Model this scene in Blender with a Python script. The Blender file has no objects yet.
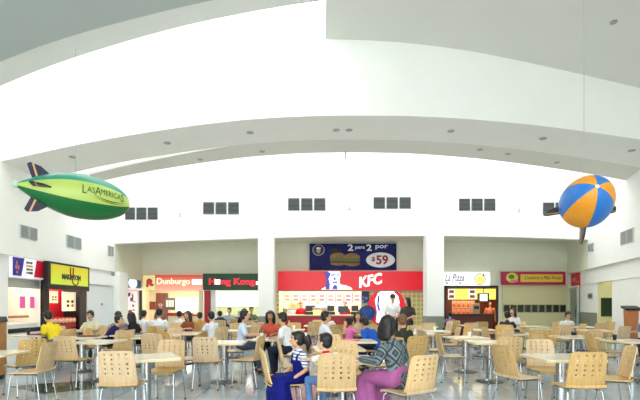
import bpy, bmesh, math, random
from mathutils import Vector, Matrix, Euler
random.seed(7)
SC = bpy.context.scene
COL = SC.collection
PI = math.pi
# ---------------------------------------------------------------- camera frame
F, HC, YH = 450.0, 1.35, 305.0
def P(px, py, Y):                        # point of the place seen at a pixel, at depth Y
    return Vector(((px - 320) / F * Y, Y, HC + (YH - py) / F * Y))
def Zat(py, Y): return HC + (YH - py) / F * Y
XL = -7.3                                # plane of the upper wall on the airship side
def RW(Y, off=0.0): return 9.53 + .2556 * (Y - 16) + off
def LY(px, X=XL): return X * F / (px - 320)          # depth on that wall at a pixel column
def RY(px, off=0.0):                                  # depth on the oblique wall
    k = (px - 320) / F
    return (9.53 + off - .2556 * 16) / (k - .2556)
# ---------------------------------------------------------------- materials
def lin(c):
    c = c / 255.0
    return c / 12.92 if c <= .04045 else ((c + .055) / 1.055) ** 2.4
def rgb(c): return (lin(c[0]), lin(c[1]), lin(c[2]), 1)
MATS = {}
def mat(name, col, rough=.5, metal=0, emit=0, spec=.5, noise=0, nscale=20, ecol=None, bump=0):
    if name in MATS: return MATS[name]
    m = bpy.data.materials.new(name); m.use_nodes = True
    nt = m.node_tree; b = nt.nodes['Principled BSDF']
    b.inputs['Base Color'].default_value = rgb(col)
    b.inputs['Roughness'].default_value = rough
    b.inputs['Metallic'].default_value = metal
    b.inputs['Specular IOR Level'].default_value = spec
    if emit:
        b.inputs['Emission Color'].default_value = rgb(ecol or col)
        b.inputs['Emission Strength'].default_value = emit
    if noise or bump:
        tc = nt.nodes.new('ShaderNodeTexCoord')
        n = nt.nodes.new('ShaderNodeTexNoise'); n.inputs['Scale'].default_value = nscale
        nt.links.new(tc.outputs['Object'], n.inputs['Vector'])
        if noise:
            r = nt.nodes.new('ShaderNodeMixRGB'); r.blend_type = 'MULTIPLY'
            r.inputs[1].default_value = rgb(col)
            cr = nt.nodes.new('ShaderNodeValToRGB')
            cr.color_ramp.elements[0].position = .3; cr.color_ramp.elements[1].position = .7
            cr.color_ramp.elements[0].color = (1 - noise,) * 3 + (1,)
            cr.color_ramp.elements[1].color = (1, 1, 1, 1)
            r.inputs[0].default_value = 1
            nt.links.new(n.outputs[0], cr.inputs[0]); nt.links.new(cr.outputs[0], r.inputs[2])
            nt.links.new(r.outputs[0], b.inputs['Base Color'])
        if bump:
            bp = nt.nodes.new('ShaderNodeBump'); bp.inputs['Strength'].default_value = bump
            bp.inputs['Distance'].default_value = .01
            nt.links.new(n.outputs[0], bp.inputs['Height']); nt.links.new(bp.outputs[0], b.inputs['Normal'])
    MATS[name] = m
    return m
# ---------------------------------------------------------------- mesh builder
class MB:
    def __init__(s): s.bm = bmesh.new(); s.mats = []; s.cur = 0
    def m(s, mt):
        if mt not in s.mats: s.mats.append(mt)
        s.cur = s.mats.index(mt); return s
    def _f(s, vs):
        try:
            f = s.bm.faces.new(vs); f.material_index = s.cur; return f
        except ValueError: return None
    def poly(s, pts): return s._f([s.bm.verts.new(p) for p in pts])
    def box(s, c, d, rz=0, rx=0):
        M = Matrix.Translation(c) @ Matrix.Rotation(rz, 4, 'Z') @ Matrix.Rotation(rx, 4, 'X')
        v = [s.bm.verts.new(M @ Vector((x * d[0] / 2, y * d[1] / 2, z * d[2] / 2))) for x in (-1, 1) for y in (-1, 1) for z in (-1, 1)]
        for q in ((0, 1, 3, 2), (4, 6, 7, 5), (0, 4, 5, 1), (2, 3, 7, 6), (0, 2, 6, 4), (1, 5, 7, 3)):
            s._f([v[i] for i in q])
        return s
    def prism(s, pts, vec):              # planar outline pushed along vec
        vec = Vector(vec); a = [s.bm.verts.new(p) for p in pts]; b = [s.bm.verts.new(Vector(p) + vec) for p in pts]
        s._f(a[::-1]); s._f(b); n = len(a)
        for i in range(n): s._f([a[i], a[(i + 1) % n], b[(i + 1) % n], b[i]])
        return s
    def loft(s, rings, caps=True, closed=True):
        R = [[s.bm.verts.new(p) for p in r] for r in rings]
        for a, b in zip(R, R[1:]):
            n = len(a)
            for i in range(n if closed else n - 1): s._f([a[i], a[(i + 1) % n], b[(i + 1) % n], b[i]])
        if caps: s._f(R[0][::-1]); s._f(R[-1])
        return s
    def tube(s, pts, rad, n=8, ref=(1, 0, 0), rnd=True):
        pts = [Vector(p) for p in pts]; k = len(pts)
        if not isinstance(rad, (list, tuple)): rad = [rad] * k
        rad = [(r, r) if not isinstance(r, (list, tuple)) else r for r in rad]
        rings = []; ref = Vector(ref)
        def ring(c, t, ra):
            u = ref - t * ref.dot(t)
            if u.length < 1e-3: u = Vector((0, 1, 0)) - t * t.y
            if u.length < 1e-3: u = Vector((0, 0, 1)) - t * t.z
            u.normalize(); w = t.cross(u)
            return [c + u * (ra[0] * math.cos(2 * PI * i / n)) + w * (ra[1] * math.sin(2 * PI * i / n)) for i in range(n)]
        for i in range(k):
            t = (pts[min(i + 1, k - 1)] - pts[max(i - 1, 0)])
            t = t.normalized() if t.length > 1e-9 else Vector((0, 0, 1))
            if i == 0 and rnd:
                r = min(rad[0])
                for q in (.95, .6): rings.append(ring(pts[0] - t * r * q, t, tuple(x * math.sqrt(1 - q * q) for x in rad[0])))
            rings.append(ring(pts[i], t, rad[i]))
            if i == k - 1 and rnd:
                r = min(rad[-1])
                for q in (.6, .95): rings.append(ring(pts[-1] + t * r * q, t, tuple(x * math.sqrt(1 - q * q) for x in rad[-1])))
        return s.loft(rings)
    def cyl(s, c, r, h, n=16, r2=None):
        c = Vector(c); r2 = r if r2 is None else r2
        return s.loft([[c + Vector((q * math.cos(2 * PI * i / n), q * math.sin(2 * PI * i / n), z)) for i in range(n)] for q, z in ((r, 0), (r2, h))])
    def lathe(s, prof, c=(0, 0, 0), n=20):
        c = Vector(c)
        return s.loft([[c + Vector((q * math.cos(2 * PI * i / n), q * math.sin(2 * PI * i / n), z)) for i in range(n)] for q, z in prof])
    def ell(s, c, r, n=12, M=None):
        c = Vector(c); M = M or Matrix.Identity(3); rings = []
        m = max(5, n // 2)
        for j in range(m + 1):
            a = -PI / 2 + PI * (j + .02) / (m + .04)
            rings.append([c + M @ Vector((r[0] * math.cos(a) * math.cos(2 * PI * i / n), r[1] * math.cos(a) * math.sin(2 * PI * i / n), r[2] * math.sin(a))) for i in range(n)])
        return s.loft(rings)
    def mesh(s, name, smooth=False):
        bmesh.ops.recalc_face_normals(s.bm, faces=s.bm.faces)
        me = bpy.data.meshes.new(name); s.bm.to_mesh(me); s.bm.free()
        for m_ in s.mats: me.materials.append(m_)
        if smooth:
            me.polygons.foreach_set('use_smooth', [True] * len(me.polygons))
            try: me.set_sharp_from_angle(angle=math.radians(40))
            except Exception: pass
        return me
    def build(s, name, parent=None, smooth=False, recenter=True, bevel=0):
        me = s.mesh(name, smooth)
        if parent is None and recenter and len(me.vertices):
            xs = [v.co for v in me.vertices]
            lo = [min(c[i] for c in xs) for i in range(3)]; hi = [max(c[i] for c in xs) for i in range(3)]
            o0 = Vector(((lo[0] + hi[0]) / 2, (lo[1] + hi[1]) / 2, lo[2]))
            me.transform(Matrix.Translation(-o0))
        else: o0 = Vector((0, 0, 0))
        o = bpy.data.objects.new(name, me); COL.objects.link(o); o.location = o0
        if parent: o.parent = parent
        if bevel:
            b = o.modifiers.new('bevel', 'BEVEL'); b.width = bevel; b.segments = 2; b.limit_method = 'ANGLE'
        return o
def tag(o, label=None, cat=None, group=None, kind=None):
    if label: o['label'] = label
    if cat: o['category'] = cat
    if group: o['group'] = group
    if kind: o['kind'] = kind
    return o
def root(name, loc=(0, 0, 0), rz=0, label=None, cat=None, group=None):
    o = bpy.data.objects.new(name, None); o.empty_display_size = .1
    COL.objects.link(o); o.location = loc; o.rotation_euler = (0, 0, rz)
    return tag(o, label, cat, group)
def structure(mb, name, **k):
    o = mb.build(name, recenter=False, **k); o['kind'] = 'structure'; return o
def kids(o): return [c for c in bpy.data.objects if c.parent == o]
def copy_tree(o, table, parent=None):
    c = o.copy(); COL.objects.link(c)
    if parent: c.parent = parent
    for ch in table.get(o.name, ()): copy_tree(ch, table, c)
    return c
def text_mesh(body, w, h, shear=0, bold=0, extrude=.01):
    cu = bpy.data.curves.new('lettering', 'FONT'); cu.body = body; cu.shear = shear; cu.extrude = extrude
    cu.offset = bold; cu.resolution_u = 3
    o = bpy.data.objects.new('lettering', cu); COL.objects.link(o)
    dg = bpy.context.evaluated_depsgraph_get(); dg.update()
    me = bpy.data.meshes.new_from_object(o.evaluated_get(dg))
    bpy.data.objects.remove(o)
    xs = [v.co.x for v in me.vertices]; ys = [v.co.y for v in me.vertices]
    x0, x1, y0, y1 = min(xs), max(xs), min(ys), max(ys)
    sx = w / (x1 - x0); sy = h / (y1 - y0)
    for v in me.vertices: v.co = Vector(((v.co.x - (x0 + x1) / 2) * sx, -v.co.z, (v.co.y - (y0 + y1) / 2) * sy))
    return me                             # stands in local xz, faces -y
def lettering(body, w, h, mt, parent, loc, shear=0, bold=0, rot=0, name='lettering', extrude=.008):
    me = text_mesh(body, w, h, shear, bold, extrude); me.materials.clear(); me.materials.append(mt); me.name = name
    if rot: me.transform(Matrix.Rotation(rot, 4, 'Y'))
    o = bpy.data.objects.new(name, me); COL.objects.link(o); o.parent = parent; o.location = loc
    return o

# ---------------------------------------------------------------- palette
WHITE = mat('white_plaster', (235, 237, 233), .7, noise=.03, nscale=1.5)
SHADESOFFIT = mat('soffit_painted_shade', (178, 186, 182), .75, noise=.03, nscale=1)  # soffit colour darkened to stand in for the weaker light on this ceiling
SOFFIT = mat('soffit_paint', (217, 218, 211), .75, noise=.03, nscale=1)
BEIGE = mat('beige_plaster', (224, 227, 208), .8, noise=.05, nscale=2)
DADO = mat('dado_grey_green', (128, 134, 118), .6)
STEEL = mat('brushed_steel', (190, 194, 196), .25, 1)
CHROME = mat('chrome_tube', (168, 174, 180), .2, 1)
DARK = mat('dark_grille', (52, 56, 58), .6)
BLACK = mat('black_paint', (18, 18, 20), .4)
LIGHTMETAL = mat('light_shutter', (176, 180, 176), .4, .3)
YWALL = mat('pale_yellow_wall', (212, 206, 156), .75)
RED = mat('sign_red', (216, 18, 38), .35, emit=.4)
WHITEGLOW = mat('lit_white_acrylic', (250, 250, 250), .4, emit=1.1)
REDPAINT = mat('red_paint', (170, 22, 30), .4)
BROWN = mat('brown_wood', (110, 48, 22), .45, noise=.3, nscale=8)
CREAM = mat('cream_tile', (236, 222, 186), .4)

def wood():
    m = bpy.data.materials.new('maple_plywood'); m.use_nodes = True; nt = m.node_tree; N = nt.nodes; L = nt.links
    b = N['Principled BSDF']; b.inputs['Roughness'].default_value = .38
    tc = N.new('ShaderNodeTexCoord'); mp = N.new('ShaderNodeMapping'); mp.inputs['Scale'].default_value = (18, 3, 1.2)
    no = N.new('ShaderNodeTexNoise'); no.inputs['Scale'].default_value = 6; no.inputs['Detail'].default_value = 3
    L.new(tc.outputs['Object'], mp.inputs[0]); L.new(mp.outputs[0], no.inputs['Vector'])
    cr = N.new('ShaderNodeValToRGB'); e = cr.color_ramp.elements
    e[0].position = .3; e[0].color = rgb((198, 160, 100)); e[1].position = .72; e[1].color = rgb((224, 192, 136))
    L.new(no.outputs[0], cr.inputs[0])
    oi = N.new('ShaderNodeObjectInfo'); hs = N.new('ShaderNodeHueSaturation')
    m1 = N.new('ShaderNodeMapRange'); m1.inputs[3].default_value = .7; m1.inputs[4].default_value = 1.12
    m2 = N.new('ShaderNodeMapRange'); m2.inputs[3].default_value = .84; m2.inputs[4].default_value = 1.1
    ma = N.new('ShaderNodeMath'); ma.operation = 'MULTIPLY'; ma.inputs[1].default_value = 7.31
    fr = N.new('ShaderNodeMath'); fr.operation = 'FRACT'
    L.new(oi.outputs['Random'], m1.inputs[0]); L.new(oi.outputs['Random'], ma.inputs[0]); L.new(ma.outputs[0], fr.inputs[0]); L.new(fr.outputs[0], m2.inputs[0])
    L.new(m1.outputs[0], hs.inputs['Saturation']); L.new(m2.outputs[0], hs.inputs['Value'])
    L.new(cr.outputs[0], hs.inputs['Color']); L.new(hs.outputs[0], b.inputs['Base Color'])
    return m
WOOD = wood()
# ================================================================ camera, sky, shell
cam = bpy.data.cameras.new('camera'); co = bpy.data.objects.new('camera', cam); COL.objects.link(co)
cam.sensor_width = 36; cam.lens = F / 640 * 36; cam.shift_y = (YH - 200) / 640
co.location = (0, 0, HC); co.rotation_euler = (PI / 2, 0, 0); cam.clip_start = .05
SC.camera = co
w = bpy.data.worlds.new('sky'); SC.world = w; w.use_nodes = True
bg = w.node_tree.nodes['Background']; bg.inputs[0].default_value = rgb((249, 252, 250)); bg.inputs[1].default_value = 3.6
SC.view_settings.view_transform = 'Standard'; SC.view_settings.look = 'None'; SC.view_settings.gamma = 1
SC.view_settings.use_curve_mapping = False; SC.view_settings.exposure = 0.2
SC.cycles.use_denoising = True; SC.cycles.max_bounces = 10; SC.cycles.diffuse_bounces = 6

def interp(pts, x):
    if x <= pts[0][0]: a, b = pts[0], pts[1]
    elif x >= pts[-1][0]: a, b = pts[-2], pts[-1]
    else:
        for a, b in zip(pts, pts[1:]):
            if a[0] <= x <= b[0]: break
    return a[1] + (b[1] - a[1]) * (x - a[0]) / (b[0] - a[0])
def profile(pix, Y):
    q = [((px - 320) / F * Y, Zat(py, Y)) for px, py in pix]
    def f(x):                             # smoothed piecewise arch
        return (interp(q, x - .9) + interp(q, x - .45) + 2 * interp(q, x) + interp(q, x + .45) + interp(q, x + .9)) / 6
    return f
Z1 = profile([(-60, 173), (0, 162), (80, 143.5), (160, 130), (240, 119.5), (320, 115.3), (430, 116), (530, 124), (640, 139), (700, 150)], 10.3)
Z2 = profile([(-200, 90), (-60, 66), (60, 48), (200, 40), (325, 38.5), (400, 41.5), (480, 52), (560, 69.5), (640, 88), (760, 118)], 10.3)
ZD = profile([(-120, 112), (-60, 89), (0, 61), (40, 44), (80, 33), (160, 11.5), (225, -3), (320, -20), (360, -25)], 7.5)
ZE = profile([(-120, 137), (-60, 112), (0, 86.5), (40, 68), (80, 55.5), (160, 31), (240, 13.5), (320, 0), (360, -4)], 8.3)
def xs(a, b, n=40): return [a + (b - a) * i / n for i in range(n + 1)]
def arch(name, X0, X1, front, back, bottom, top, mt, n=44):
    """solid rib running across the hall: plan edges front(x)/back(x), soffit bottom(x), upper side top(x)"""
    b = MB().m(mt); rings = []
    for x in xs(X0, X1, n):
        f_, k_ = front(x), back(x)
        rings.append([Vector((x, f_, bottom(x))), Vector((x, k_, bottom(x))), Vector((x, k_, top(x))), Vector((x, f_, top(x)))])
    b.loft(rings); return structure(b, name, smooth=True)
XR = 8.6
# beams
arch('beam', XL - .1, XR + .4, lambda x: 10.3, lambda x: 11.8, Z1, lambda x: max(Z2(x), Z1(x) + 1.2) + .25, WHITE)
B2F = lambda x: 11.81 + (.42 * min(1, max(0, (-2.0 - x) / 4.5)))
arch('beam', XL - .1, XR + 1.0, B2F, lambda x: 12.85, lambda x: Z1(x) + .015, lambda x: Z1(x) + .09, SOFFIT)
# near ceiling, airship side: flat soffit with its shade put into the colour, lighter sloping lip at the skylight
arch('ceiling', -9.5, .1, lambda x: -1.5, lambda x: 7.5, ZD, lambda x: ZD(x) + .9, SHADESOFFIT)
arch('trim_1', -9.5, .1, lambda x: 7.501, lambda x: 8.3, lambda x: ZD(x) + .02, lambda x: ZD(x) + .9, WHITE)
# overwrite the lip's soffit so that it rises to its own edge
lip = bpy.data.objects['trim_1'].data
for v in lip.vertices:
    if v.co.y > 8 and v.co.z < ZD(v.co.x) + .5: v.co.z = ZE(v.co.x)
# near ceiling, balloon side, up to the deep beam
arch('ceiling', .12, XR + .2, lambda x: -1.5, lambda x: 10.299, Z2, lambda x: Z2(x) + .5, SOFFIT)

# floor ---------------------------------------------------------------------------
def floor_mat():
    m = bpy.data.materials.new('polished_tile'); m.use_nodes = True; nt = m.node_tree; N = nt.nodes; L = nt.links
    b = N['Principled BSDF']; b.inputs['Specular IOR Level'].default_value = .75
    tc = N.new('ShaderNodeTexCoord')
    br = N.new('ShaderNodeTexBrick'); br.offset = 0; br.inputs['Scale'].default_value = 1
    br.inputs['Brick Width'].default_value = .6; br.inputs['Row Height'].default_value = .6
    br.inputs['Mortar Size'].default_value = .006; br.inputs['Mortar Smooth'].default_value = .3
    br.inputs['Color1'].default_value = rgb((182, 195, 203)); br.inputs['Color2'].default_value = rgb((194, 205, 211)); br.inputs['Mortar'].default_value = rgb((120, 132, 142))
    L.new(tc.outputs['Object'], br.inputs[0])
    no = N.new('ShaderNodeTexNoise'); no.inputs['Scale'].default_value = 3; no.inputs['Detail'].default_value = 6
    L.new(tc.outputs['Object'], no.inputs['Vector'])
    mx = N.new('ShaderNodeMixRGB'); mx.blend_type = 'MULTIPLY'; mx.inputs[0].default_value = .25
    L.new(br.outputs[0], mx.inputs[1]); L.new(no.outputs[0], mx.inputs[2]); L.new(mx.outputs[0], b.inputs['Base Color'])
    b.inputs['Roughness'].default_value = .1
    n2 = N.new('ShaderNodeTexNoise'); n2.inputs['Scale'].default_value = 1.6; L.new(tc.outputs['Object'], n2.inputs['Vector'])
    bp = N.new('ShaderNodeBump'); bp.inputs['Strength'].default_value = .1; bp.inputs['Distance'].default_value = .02
    L.new(n2.outputs[0], bp.inputs['Height']); L.new(bp.outputs[0], b.inputs['Normal'])
    return m
FLOOR = floor_mat()
INLAY = mat('green_granite_inlay', (70, 82, 64), .1, noise=.35, nscale=9, spec=.7)
b = MB().m(FLOOR); b.box((1, 10, -.1), (24, 28, .2)); structure(b, 'floor')
for cx, cy in ((-4.2, 7.45),):
    b = MB().m(INLAY); b.prism([(cx - .95, cy, .0), (cx, cy - .62, .0), (cx + .8, cy, .0), (cx, cy + .62, .0)], (0, 0, .004)); structure(b, 'floor_inlay')

# walls ------------------------------------------------------------------------------
YB = 16.0                               # face of the long bulkhead over the counters
YS = 18.5                               # shop fronts
ZL = 2.53                               # lower edge of the airship-side bulkhead
BH = profile([(60, 247), (115, 243.5), (190, 240.5), (258, 238), (340, 236), (440, 235.6), (520, 237), (597, 240), (660, 243)], YB)
b = MB().m(WHITE)
rings = []
for x in xs(XL, 9.55, 30): rings.append([Vector((x, YB, BH(x))), Vector((x, YB + .25, BH(x))), Vector((x, YB + .25, 7.3)), Vector((x, YB, 7.3))])
b.loft(rings); structure(b, 'wall_back')
b = MB().m(BEIGE)                         # recess ceiling over the counters
b.box((1.2, 19, 3.98), (18, 5.6, .1)); structure(b, 'ceiling')
# airship side wall: upper bulkhead then the lower wall with the two shops' openings
b = MB().m(WHITE); b.box((XL - .15, 7.3, (ZL + 7.2) / 2), (.3, 17.4, 7.2 - ZL)); structure(b, 'wall_left')
b = MB().m(BEIGE); b.box((XL - .15, 17.3, 3.2), (.3, 2.6, 1.7)); structure(b, 'wall_left')
XW = XL - .12                            # lower wall plane
y1, y2, y3, y4 = LY(8, XW), LY(41.5, XW), LY(46, XW), LY(84, XW)
b = MB().m(WHITE)
def lw(ya, yb, za, zb, t=.2): b.box((XW - t / 2, (ya + yb) / 2, (za + zb) / 2), (t, yb - ya, zb - za))
lw(-1.5, y1, 0, ZL); lw(y2, y3, 0, ZL); lw(y1, y2, 2.0, ZL); lw(y3, y4, 2.0, ZL); lw(y4, 18.6, 0, ZL); lw(y1, y2, 0, .66)
structure(b, 'wall_left')
# white panel door and the ledge above it
b = MB().m(mat('white_door', (214, 221, 222), .5)); ya, yb = LY(87, XW + .04), LY(112, XW + .04)
b.box((XW + .02, (ya + yb) / 2, 1.0), (.05, yb - ya, 2.0)); d1 = structure(b, 'door_1')
b = MB().m(DARK); b.box((XW + .055, ya + .95, 1.38), (.04, .05, .05)); b.build('door_handle', d1)
b = MB().m(WHITE); b.box((XW + .05, (ya + yb) / 2, 2.2), (.12, yb - ya + .3, .35)); structure(b, 'trim_2')
b = MB().m(WHITE); b.box((XW + .12, 16.35, 1.27), (.36, .7, 2.53)); structure(b, 'pillar')
# oblique wall: upper bulkhead, band, pier, recess and the near wall
ang = math.atan2(-1, -.2556)
b = MB().m(WHITE)
def rw(ya, yb, za, zb, off=0, t=.25, extra=0):
    b.prism([(RW(ya, off), ya, za), (RW(yb, off), yb, za), (RW(yb, off + t), yb, za), (RW(ya, off + t), ya, za)], (0, 0, zb - za))
rw(-1.5, 16.0, 2.63, 7.2); structure(b, 'wall_right')
b = MB().m(BEIGE); rw(16.01, 18.7, 2.63, 4.0); structure(b, 'wall_right')
b = MB().m(WHITE); rw(-1.5, RY(580, .12), 2.12, 2.629, .12); structure(b, 'trim_3')
b = MB().m(WHITE); rw(-1.5, RY(612, .16), 0, 2.119, .16); structure(b, 'wall_right')
b = MB().m(WHITE); rw(RY(597, .16), RY(580, .16), 0, 2.119, .16, .3); structure(b, 'pillar')
b = MB().m(DADO); rw(RY(597, .15), RY(580, .15), 0, 1.08, .14, .015); structure(b, 'trim_4')
b = MB().m(YWALL); rw(RY(614, .16) - .8, RY(596, .16) + .3, 0, 2.6, .75, .1)
ye = RY(597.2, .16); b.box((RW(ye, .5), ye - .02, 1.3), (.62, .03, 2.6)); structure(b, 'wall_right')
# the wall of the recess over and between the shops
b = MB().m(BEIGE)
def bw(x0, x1, z0, z1, y=YS, t=.2): b.box(((x0 + x1) / 2, y + t / 2, (z0 + z1) / 2), (x1 - x0, t, z1 - z0))
def SX(px, Y=YS): return (px - 320) / F * Y
bw(XL - .3, 10.6, Zat(287, YS), 4.0)
for a, c in ((199, 203), (258, 279), (426, 444), (498.6, 502)): bw(SX(a), SX(c), 0, Zat(287, YS) - .001)
structure(b, 'wall_back')
# two square pillars with a dado
for px0, px1 in ((258, 273.5), (427, 444)):
    x0, x1 = SX(px0, YB - .35), SX(px1, YB - .35); cx = (x0 + x1) / 2
    b = MB().m(WHITE); b.box((cx, YB - .05, 1.98), (x1 - x0, .6, 3.96)); b.m(DADO); b.box((cx, YB - .05, .48), (x1 - x0 + .02, .62, .96))
    o = structure(b, 'pillar')
# ================================================================ shops
def area(name, loc, sx, sy, power, col=(1, 1, 1), rot=(0, 0, 0)):
    l = bpy.data.lights.new(name, 'AREA'); l.shape = 'RECTANGLE'; l.size = sx; l.size_y = sy; l.energy = power; l.color = col
    o = bpy.data.objects.new(name, l); COL.objects.link(o); o.location = loc; o.rotation_euler = rot; return o
def cabin(px0, px1, bmat, smat, depth=2.4, z=2.25, power=60, col=(1, .95, .85)):
    x0, x1 = SX(px0), SX(px1); y = YS + depth
    b = MB().m(bmat); b.box(((x0 + x1) / 2, y + .05, z / 2), (x1 - x0 + .3, .1, z)); structure(b, 'wall_back')
    b = MB().m(smat)
    for x in (x0 - .06, x1 + .06): b.box((x, YS + .2 + depth / 2, z / 2), (.1, depth - .4, z))
    structure(b, 'wall_side')
    b = MB().m(WHITE); b.box(((x0 + x1) / 2, YS + .2 + depth / 2, z + .05), (x1 - x0 + .3, depth - .3, .1)); structure(b, 'ceiling')
    area('counter_lamp', ((x0 + x1) / 2, YS + 1.0, z - .03), (x1 - x0) * .85, 1.2, power, col)
def slab(name, px0, py0, px1, py1, Y, mt, t=.06, parent=None, bev=0):
    """upright flat thing whose front face fills the pixel box at depth Y"""
    a, c = P(px0, py0, Y), P(px1, py1, Y)
    b = MB().m(mt); ctr = Vector(((a.x + c.x) / 2, Y + t / 2, (a.z + c.z) / 2))
    if parent: ctr -= parent.location
    b.box(ctr, (c.x - a.x, t, a.z - c.z)); return b.build(name, parent, bevel=bev)
def sroot(name, px0, py0, px1, py1, Y, label, cat, group=None):
    a, c = P(px0, py0, Y), P(px1, py1, Y)
    r = root(name, ((a.x + c.x) / 2, Y, (a.z + c.z) / 2), 0, label, cat, group); r['_w'] = c.x - a.x; r['_h'] = a.z - c.z
    return r
def rel(r, px, py): 
    p = P(px, py, r.location.y); return (p.x - r.location.x, 0, p.z - r.location.z)
def panel(name, r, w, h, mt, x=0, z=0, y=0, t=.05, bev=0):
    b = MB().m(mt); b.box((x, y + t / 2, z), (w, t, h)); return b.build(name, r, bevel=bev)
K = F / (YS - .2)                        # px per metre on the sign plane
YG = YS - .2
# ---- burger shop with the red-orange sign
def grad_mat(name, ctop, cbot, emit, z0=-.3, z1=.3):
    m = mat(name, ctop, .4, emit=emit); nt = m.node_tree; N = nt.nodes; L = nt.links; b = N['Principled BSDF']
    tc = N.new('ShaderNodeTexCoord'); sp = N.new('ShaderNodeSeparateXYZ'); mr = N.new('ShaderNodeMapRange'); cr = N.new('ShaderNodeValToRGB')
    mr.inputs[1].default_value = z0; mr.inputs[2].default_value = z1
    cr.color_ramp.elements[0].color = rgb(cbot); cr.color_ramp.elements[1].color = rgb(ctop)
    L.new(tc.outputs['Object'], sp.inputs[0]); L.new(sp.outputs[2], mr.inputs[0]); L.new(mr.outputs[0], cr.inputs[0])
    L.new(cr.outputs[0], b.inputs['Base Color']); L.new(cr.outputs[0], b.inputs['Emission Color']); return m
cabin(128, 199, mat('cabin_cream', (204, 190, 160), .7), CREAM, power=70, col=(1, .92, .78))
r = sroot('shop_sign', 142.5, 275, 202.5, 290.3, YG, 'orange red lit shop sign with pale lettering and yellow emblem end', 'sign')
panel('sign_face', r, r['_w'], r['_h'], grad_mat('burger_sign_print', (196, 62, 48), (240, 170, 150), .5))
panel('emblem_panel', r, 12 / K, r['_h'] - .02, mat('lemon_panel', (226, 226, 150), .4, emit=.35), x=rel(r, 149, 0)[0], y=-.012, t=.012)
b = MB().m(mat('emblem_red', (190, 40, 60), .4, emit=.3)); x = rel(r, 149.5, 0)[0]
b.ell((x, -.02, .05), (.13, .012, .12)); b.ell((x - .08, -.02, -.1), (.06, .012, .1)); b.ell((x + .09, -.02, -.09), (.1, .012, .06)); b.build('emblem', r)
lettering('Dunburgo', 33 / K, 8 / K, mat('sign_cream', (255, 236, 190), .4, emit=.9), r, (rel(r, 173.5, 0)[0], -.01, .02), bold=.012)
panel('badge', r, 10 / K, 5 / K, WHITEGLOW, x=rel(r, 197, 0)[0], y=-.012, t=.012, z=.03)
slab('door_post', 139.5, 290, 141.5, 338, YS - .05, DARK, .1); bpy.data.objects['door_post']['kind'] = 'structure'
tag(slab('lit_screen', 176, 297.5, 197, 312, YS + 1.5, WHITEGLOW, .08), 'blank white lit menu screen hanging behind the orange sign shop', 'screen')
r = sroot('menu_poster', 165, 298, 175, 310, YS + 1.45, 'dark photo menu poster beside the blank white lit screen', 'poster')
panel('print', r, r['_w'], r['_h'], mat('grey_print', (60, 66, 70), .5))
for i in range(3): panel('photo', r, .1, .3, mat('print_pale', (180, 180, 170), .5), x=-.12 + .12 * i, y=-.01, t=.01, z=.02)
r = sroot('picture', 139.5 + 1, 302, 145, 309, YS + 2.3, 'small dark framed picture on the cream wall under orange sign', 'picture'); r.location = P(152.5, 305.5, YS + 2.36)
panel('frame', r, .28, .36, BROWN, t=.02); panel('canvas', r, .2, .28, mat('canvas_red', (120, 40, 40), .6), y=-.006, t=.01)
b = MB().m(BROWN); c = P(162, 0, YS + 2.36); b.box((c.x, c.y, .95), (.55, .04, 1.9)); tag(b.build('back_door'), 'brown doorway in the cream back wall behind the burger counter', 'door')
r = sroot('service_counter', 166, 316, 199, 338, YS + .1, 'cream service counter with red trim under the lit screen', 'counter'); r.location.z = 0
b = MB().m(CREAM); b.box((0, .35, .45), (r['_w'] - .12, .6, .9)); b.build('body', r)
b = MB().m(REDPAINT); b.box((0, .33, .93), (r['_w'] - .1, .66, .06)); b.build('countertop', r)
for i, px in enumerate((171, 180, 188)):
    c = P(px, 0, YS + .4); b = MB().m(mat('tray_red', (176, 60, 52), .4)); b.box((c.x, c.y, .99), (.34, .3, .06)); b.m(CREAM); b.box((c.x, c.y, 1.03), (.12, .12, .04))
    tag(b.build('food_tray'), ['red food tray at the door end of burger counter', 'red food tray midway along the burger counter', 'red food tray at the red post end of burger counter'][i], 'tray', 'trays on the burger counter')
# ---- noodle shop with the green sign
cabin(204, 258.5, mat('pale_green_wall', (178, 186, 140), .7), BEIGE, power=55)
r = sroot('shop_sign', 203, 273.6, 260, 290.2, YG - .02, 'dark green shop sign with red lettering', 'sign')
panel('sign_face', r, r['_w'], r['_h'], mat('deep_green', (8, 58, 30), .4, emit=.15))
rl = mat('letter_red', (238, 24, 52), .4, emit=.9)
lettering('Hong Kong', 46 / K, 8.4 / K, rl, r, (rel(r, 232, 0)[0], -.01, -.02), bold=.03)
panel('lit_letter', r, 5.4 / K, 5 / K, WHITEGLOW, x=rel(r, 217.6, 0)[0], z=-.0, y=-.025, t=.012)
panel('lit_letter', r, 2 / K, 3.4 / K, WHITEGLOW, x=rel(r, 257, 0)[0], z=-.05, y=-.025, t=.012)
o = slab('door_post', 204.2, 290.3, 210, 338, YS - .1, mat('post_red', (176, 16, 36), .35), .2); o['kind'] = 'structure'
o = slab('door_post', 210.6, 290.3, 215.5, 338, YS - .05, WHITE, .15); o['kind'] = 'structure'
r = sroot('menu_lightbox', 215.5, 291, 258.4, 307, YS + .15, 'wide blank white menu lightbox under the green sign', 'lightbox')
panel('diffuser', r, r['_w'], r['_h'], WHITEGLOW); panel('seam', r, .02, r['_h'], LIGHTMETAL, x=-.1, y=-.006, t=.006); panel('bottom_rail', r, r['_w'], .03, LIGHTMETAL, y=-.01, z=-r['_h'] / 2)
r = sroot('service_counter', 215, 318, 258.5, 338, YS + .1, 'dark service counter below the wide white lightbox', 'counter'); r.location.z = 0
b = MB().m(DARK); b.box((0, .32, .42), (r['_w'] - .14, .55, .84)); b.build('body', r); b = MB().m(STEEL); b.box((0, .34, .87), (r['_w'] - .12, .6, .05)); b.build('countertop', r)
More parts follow.
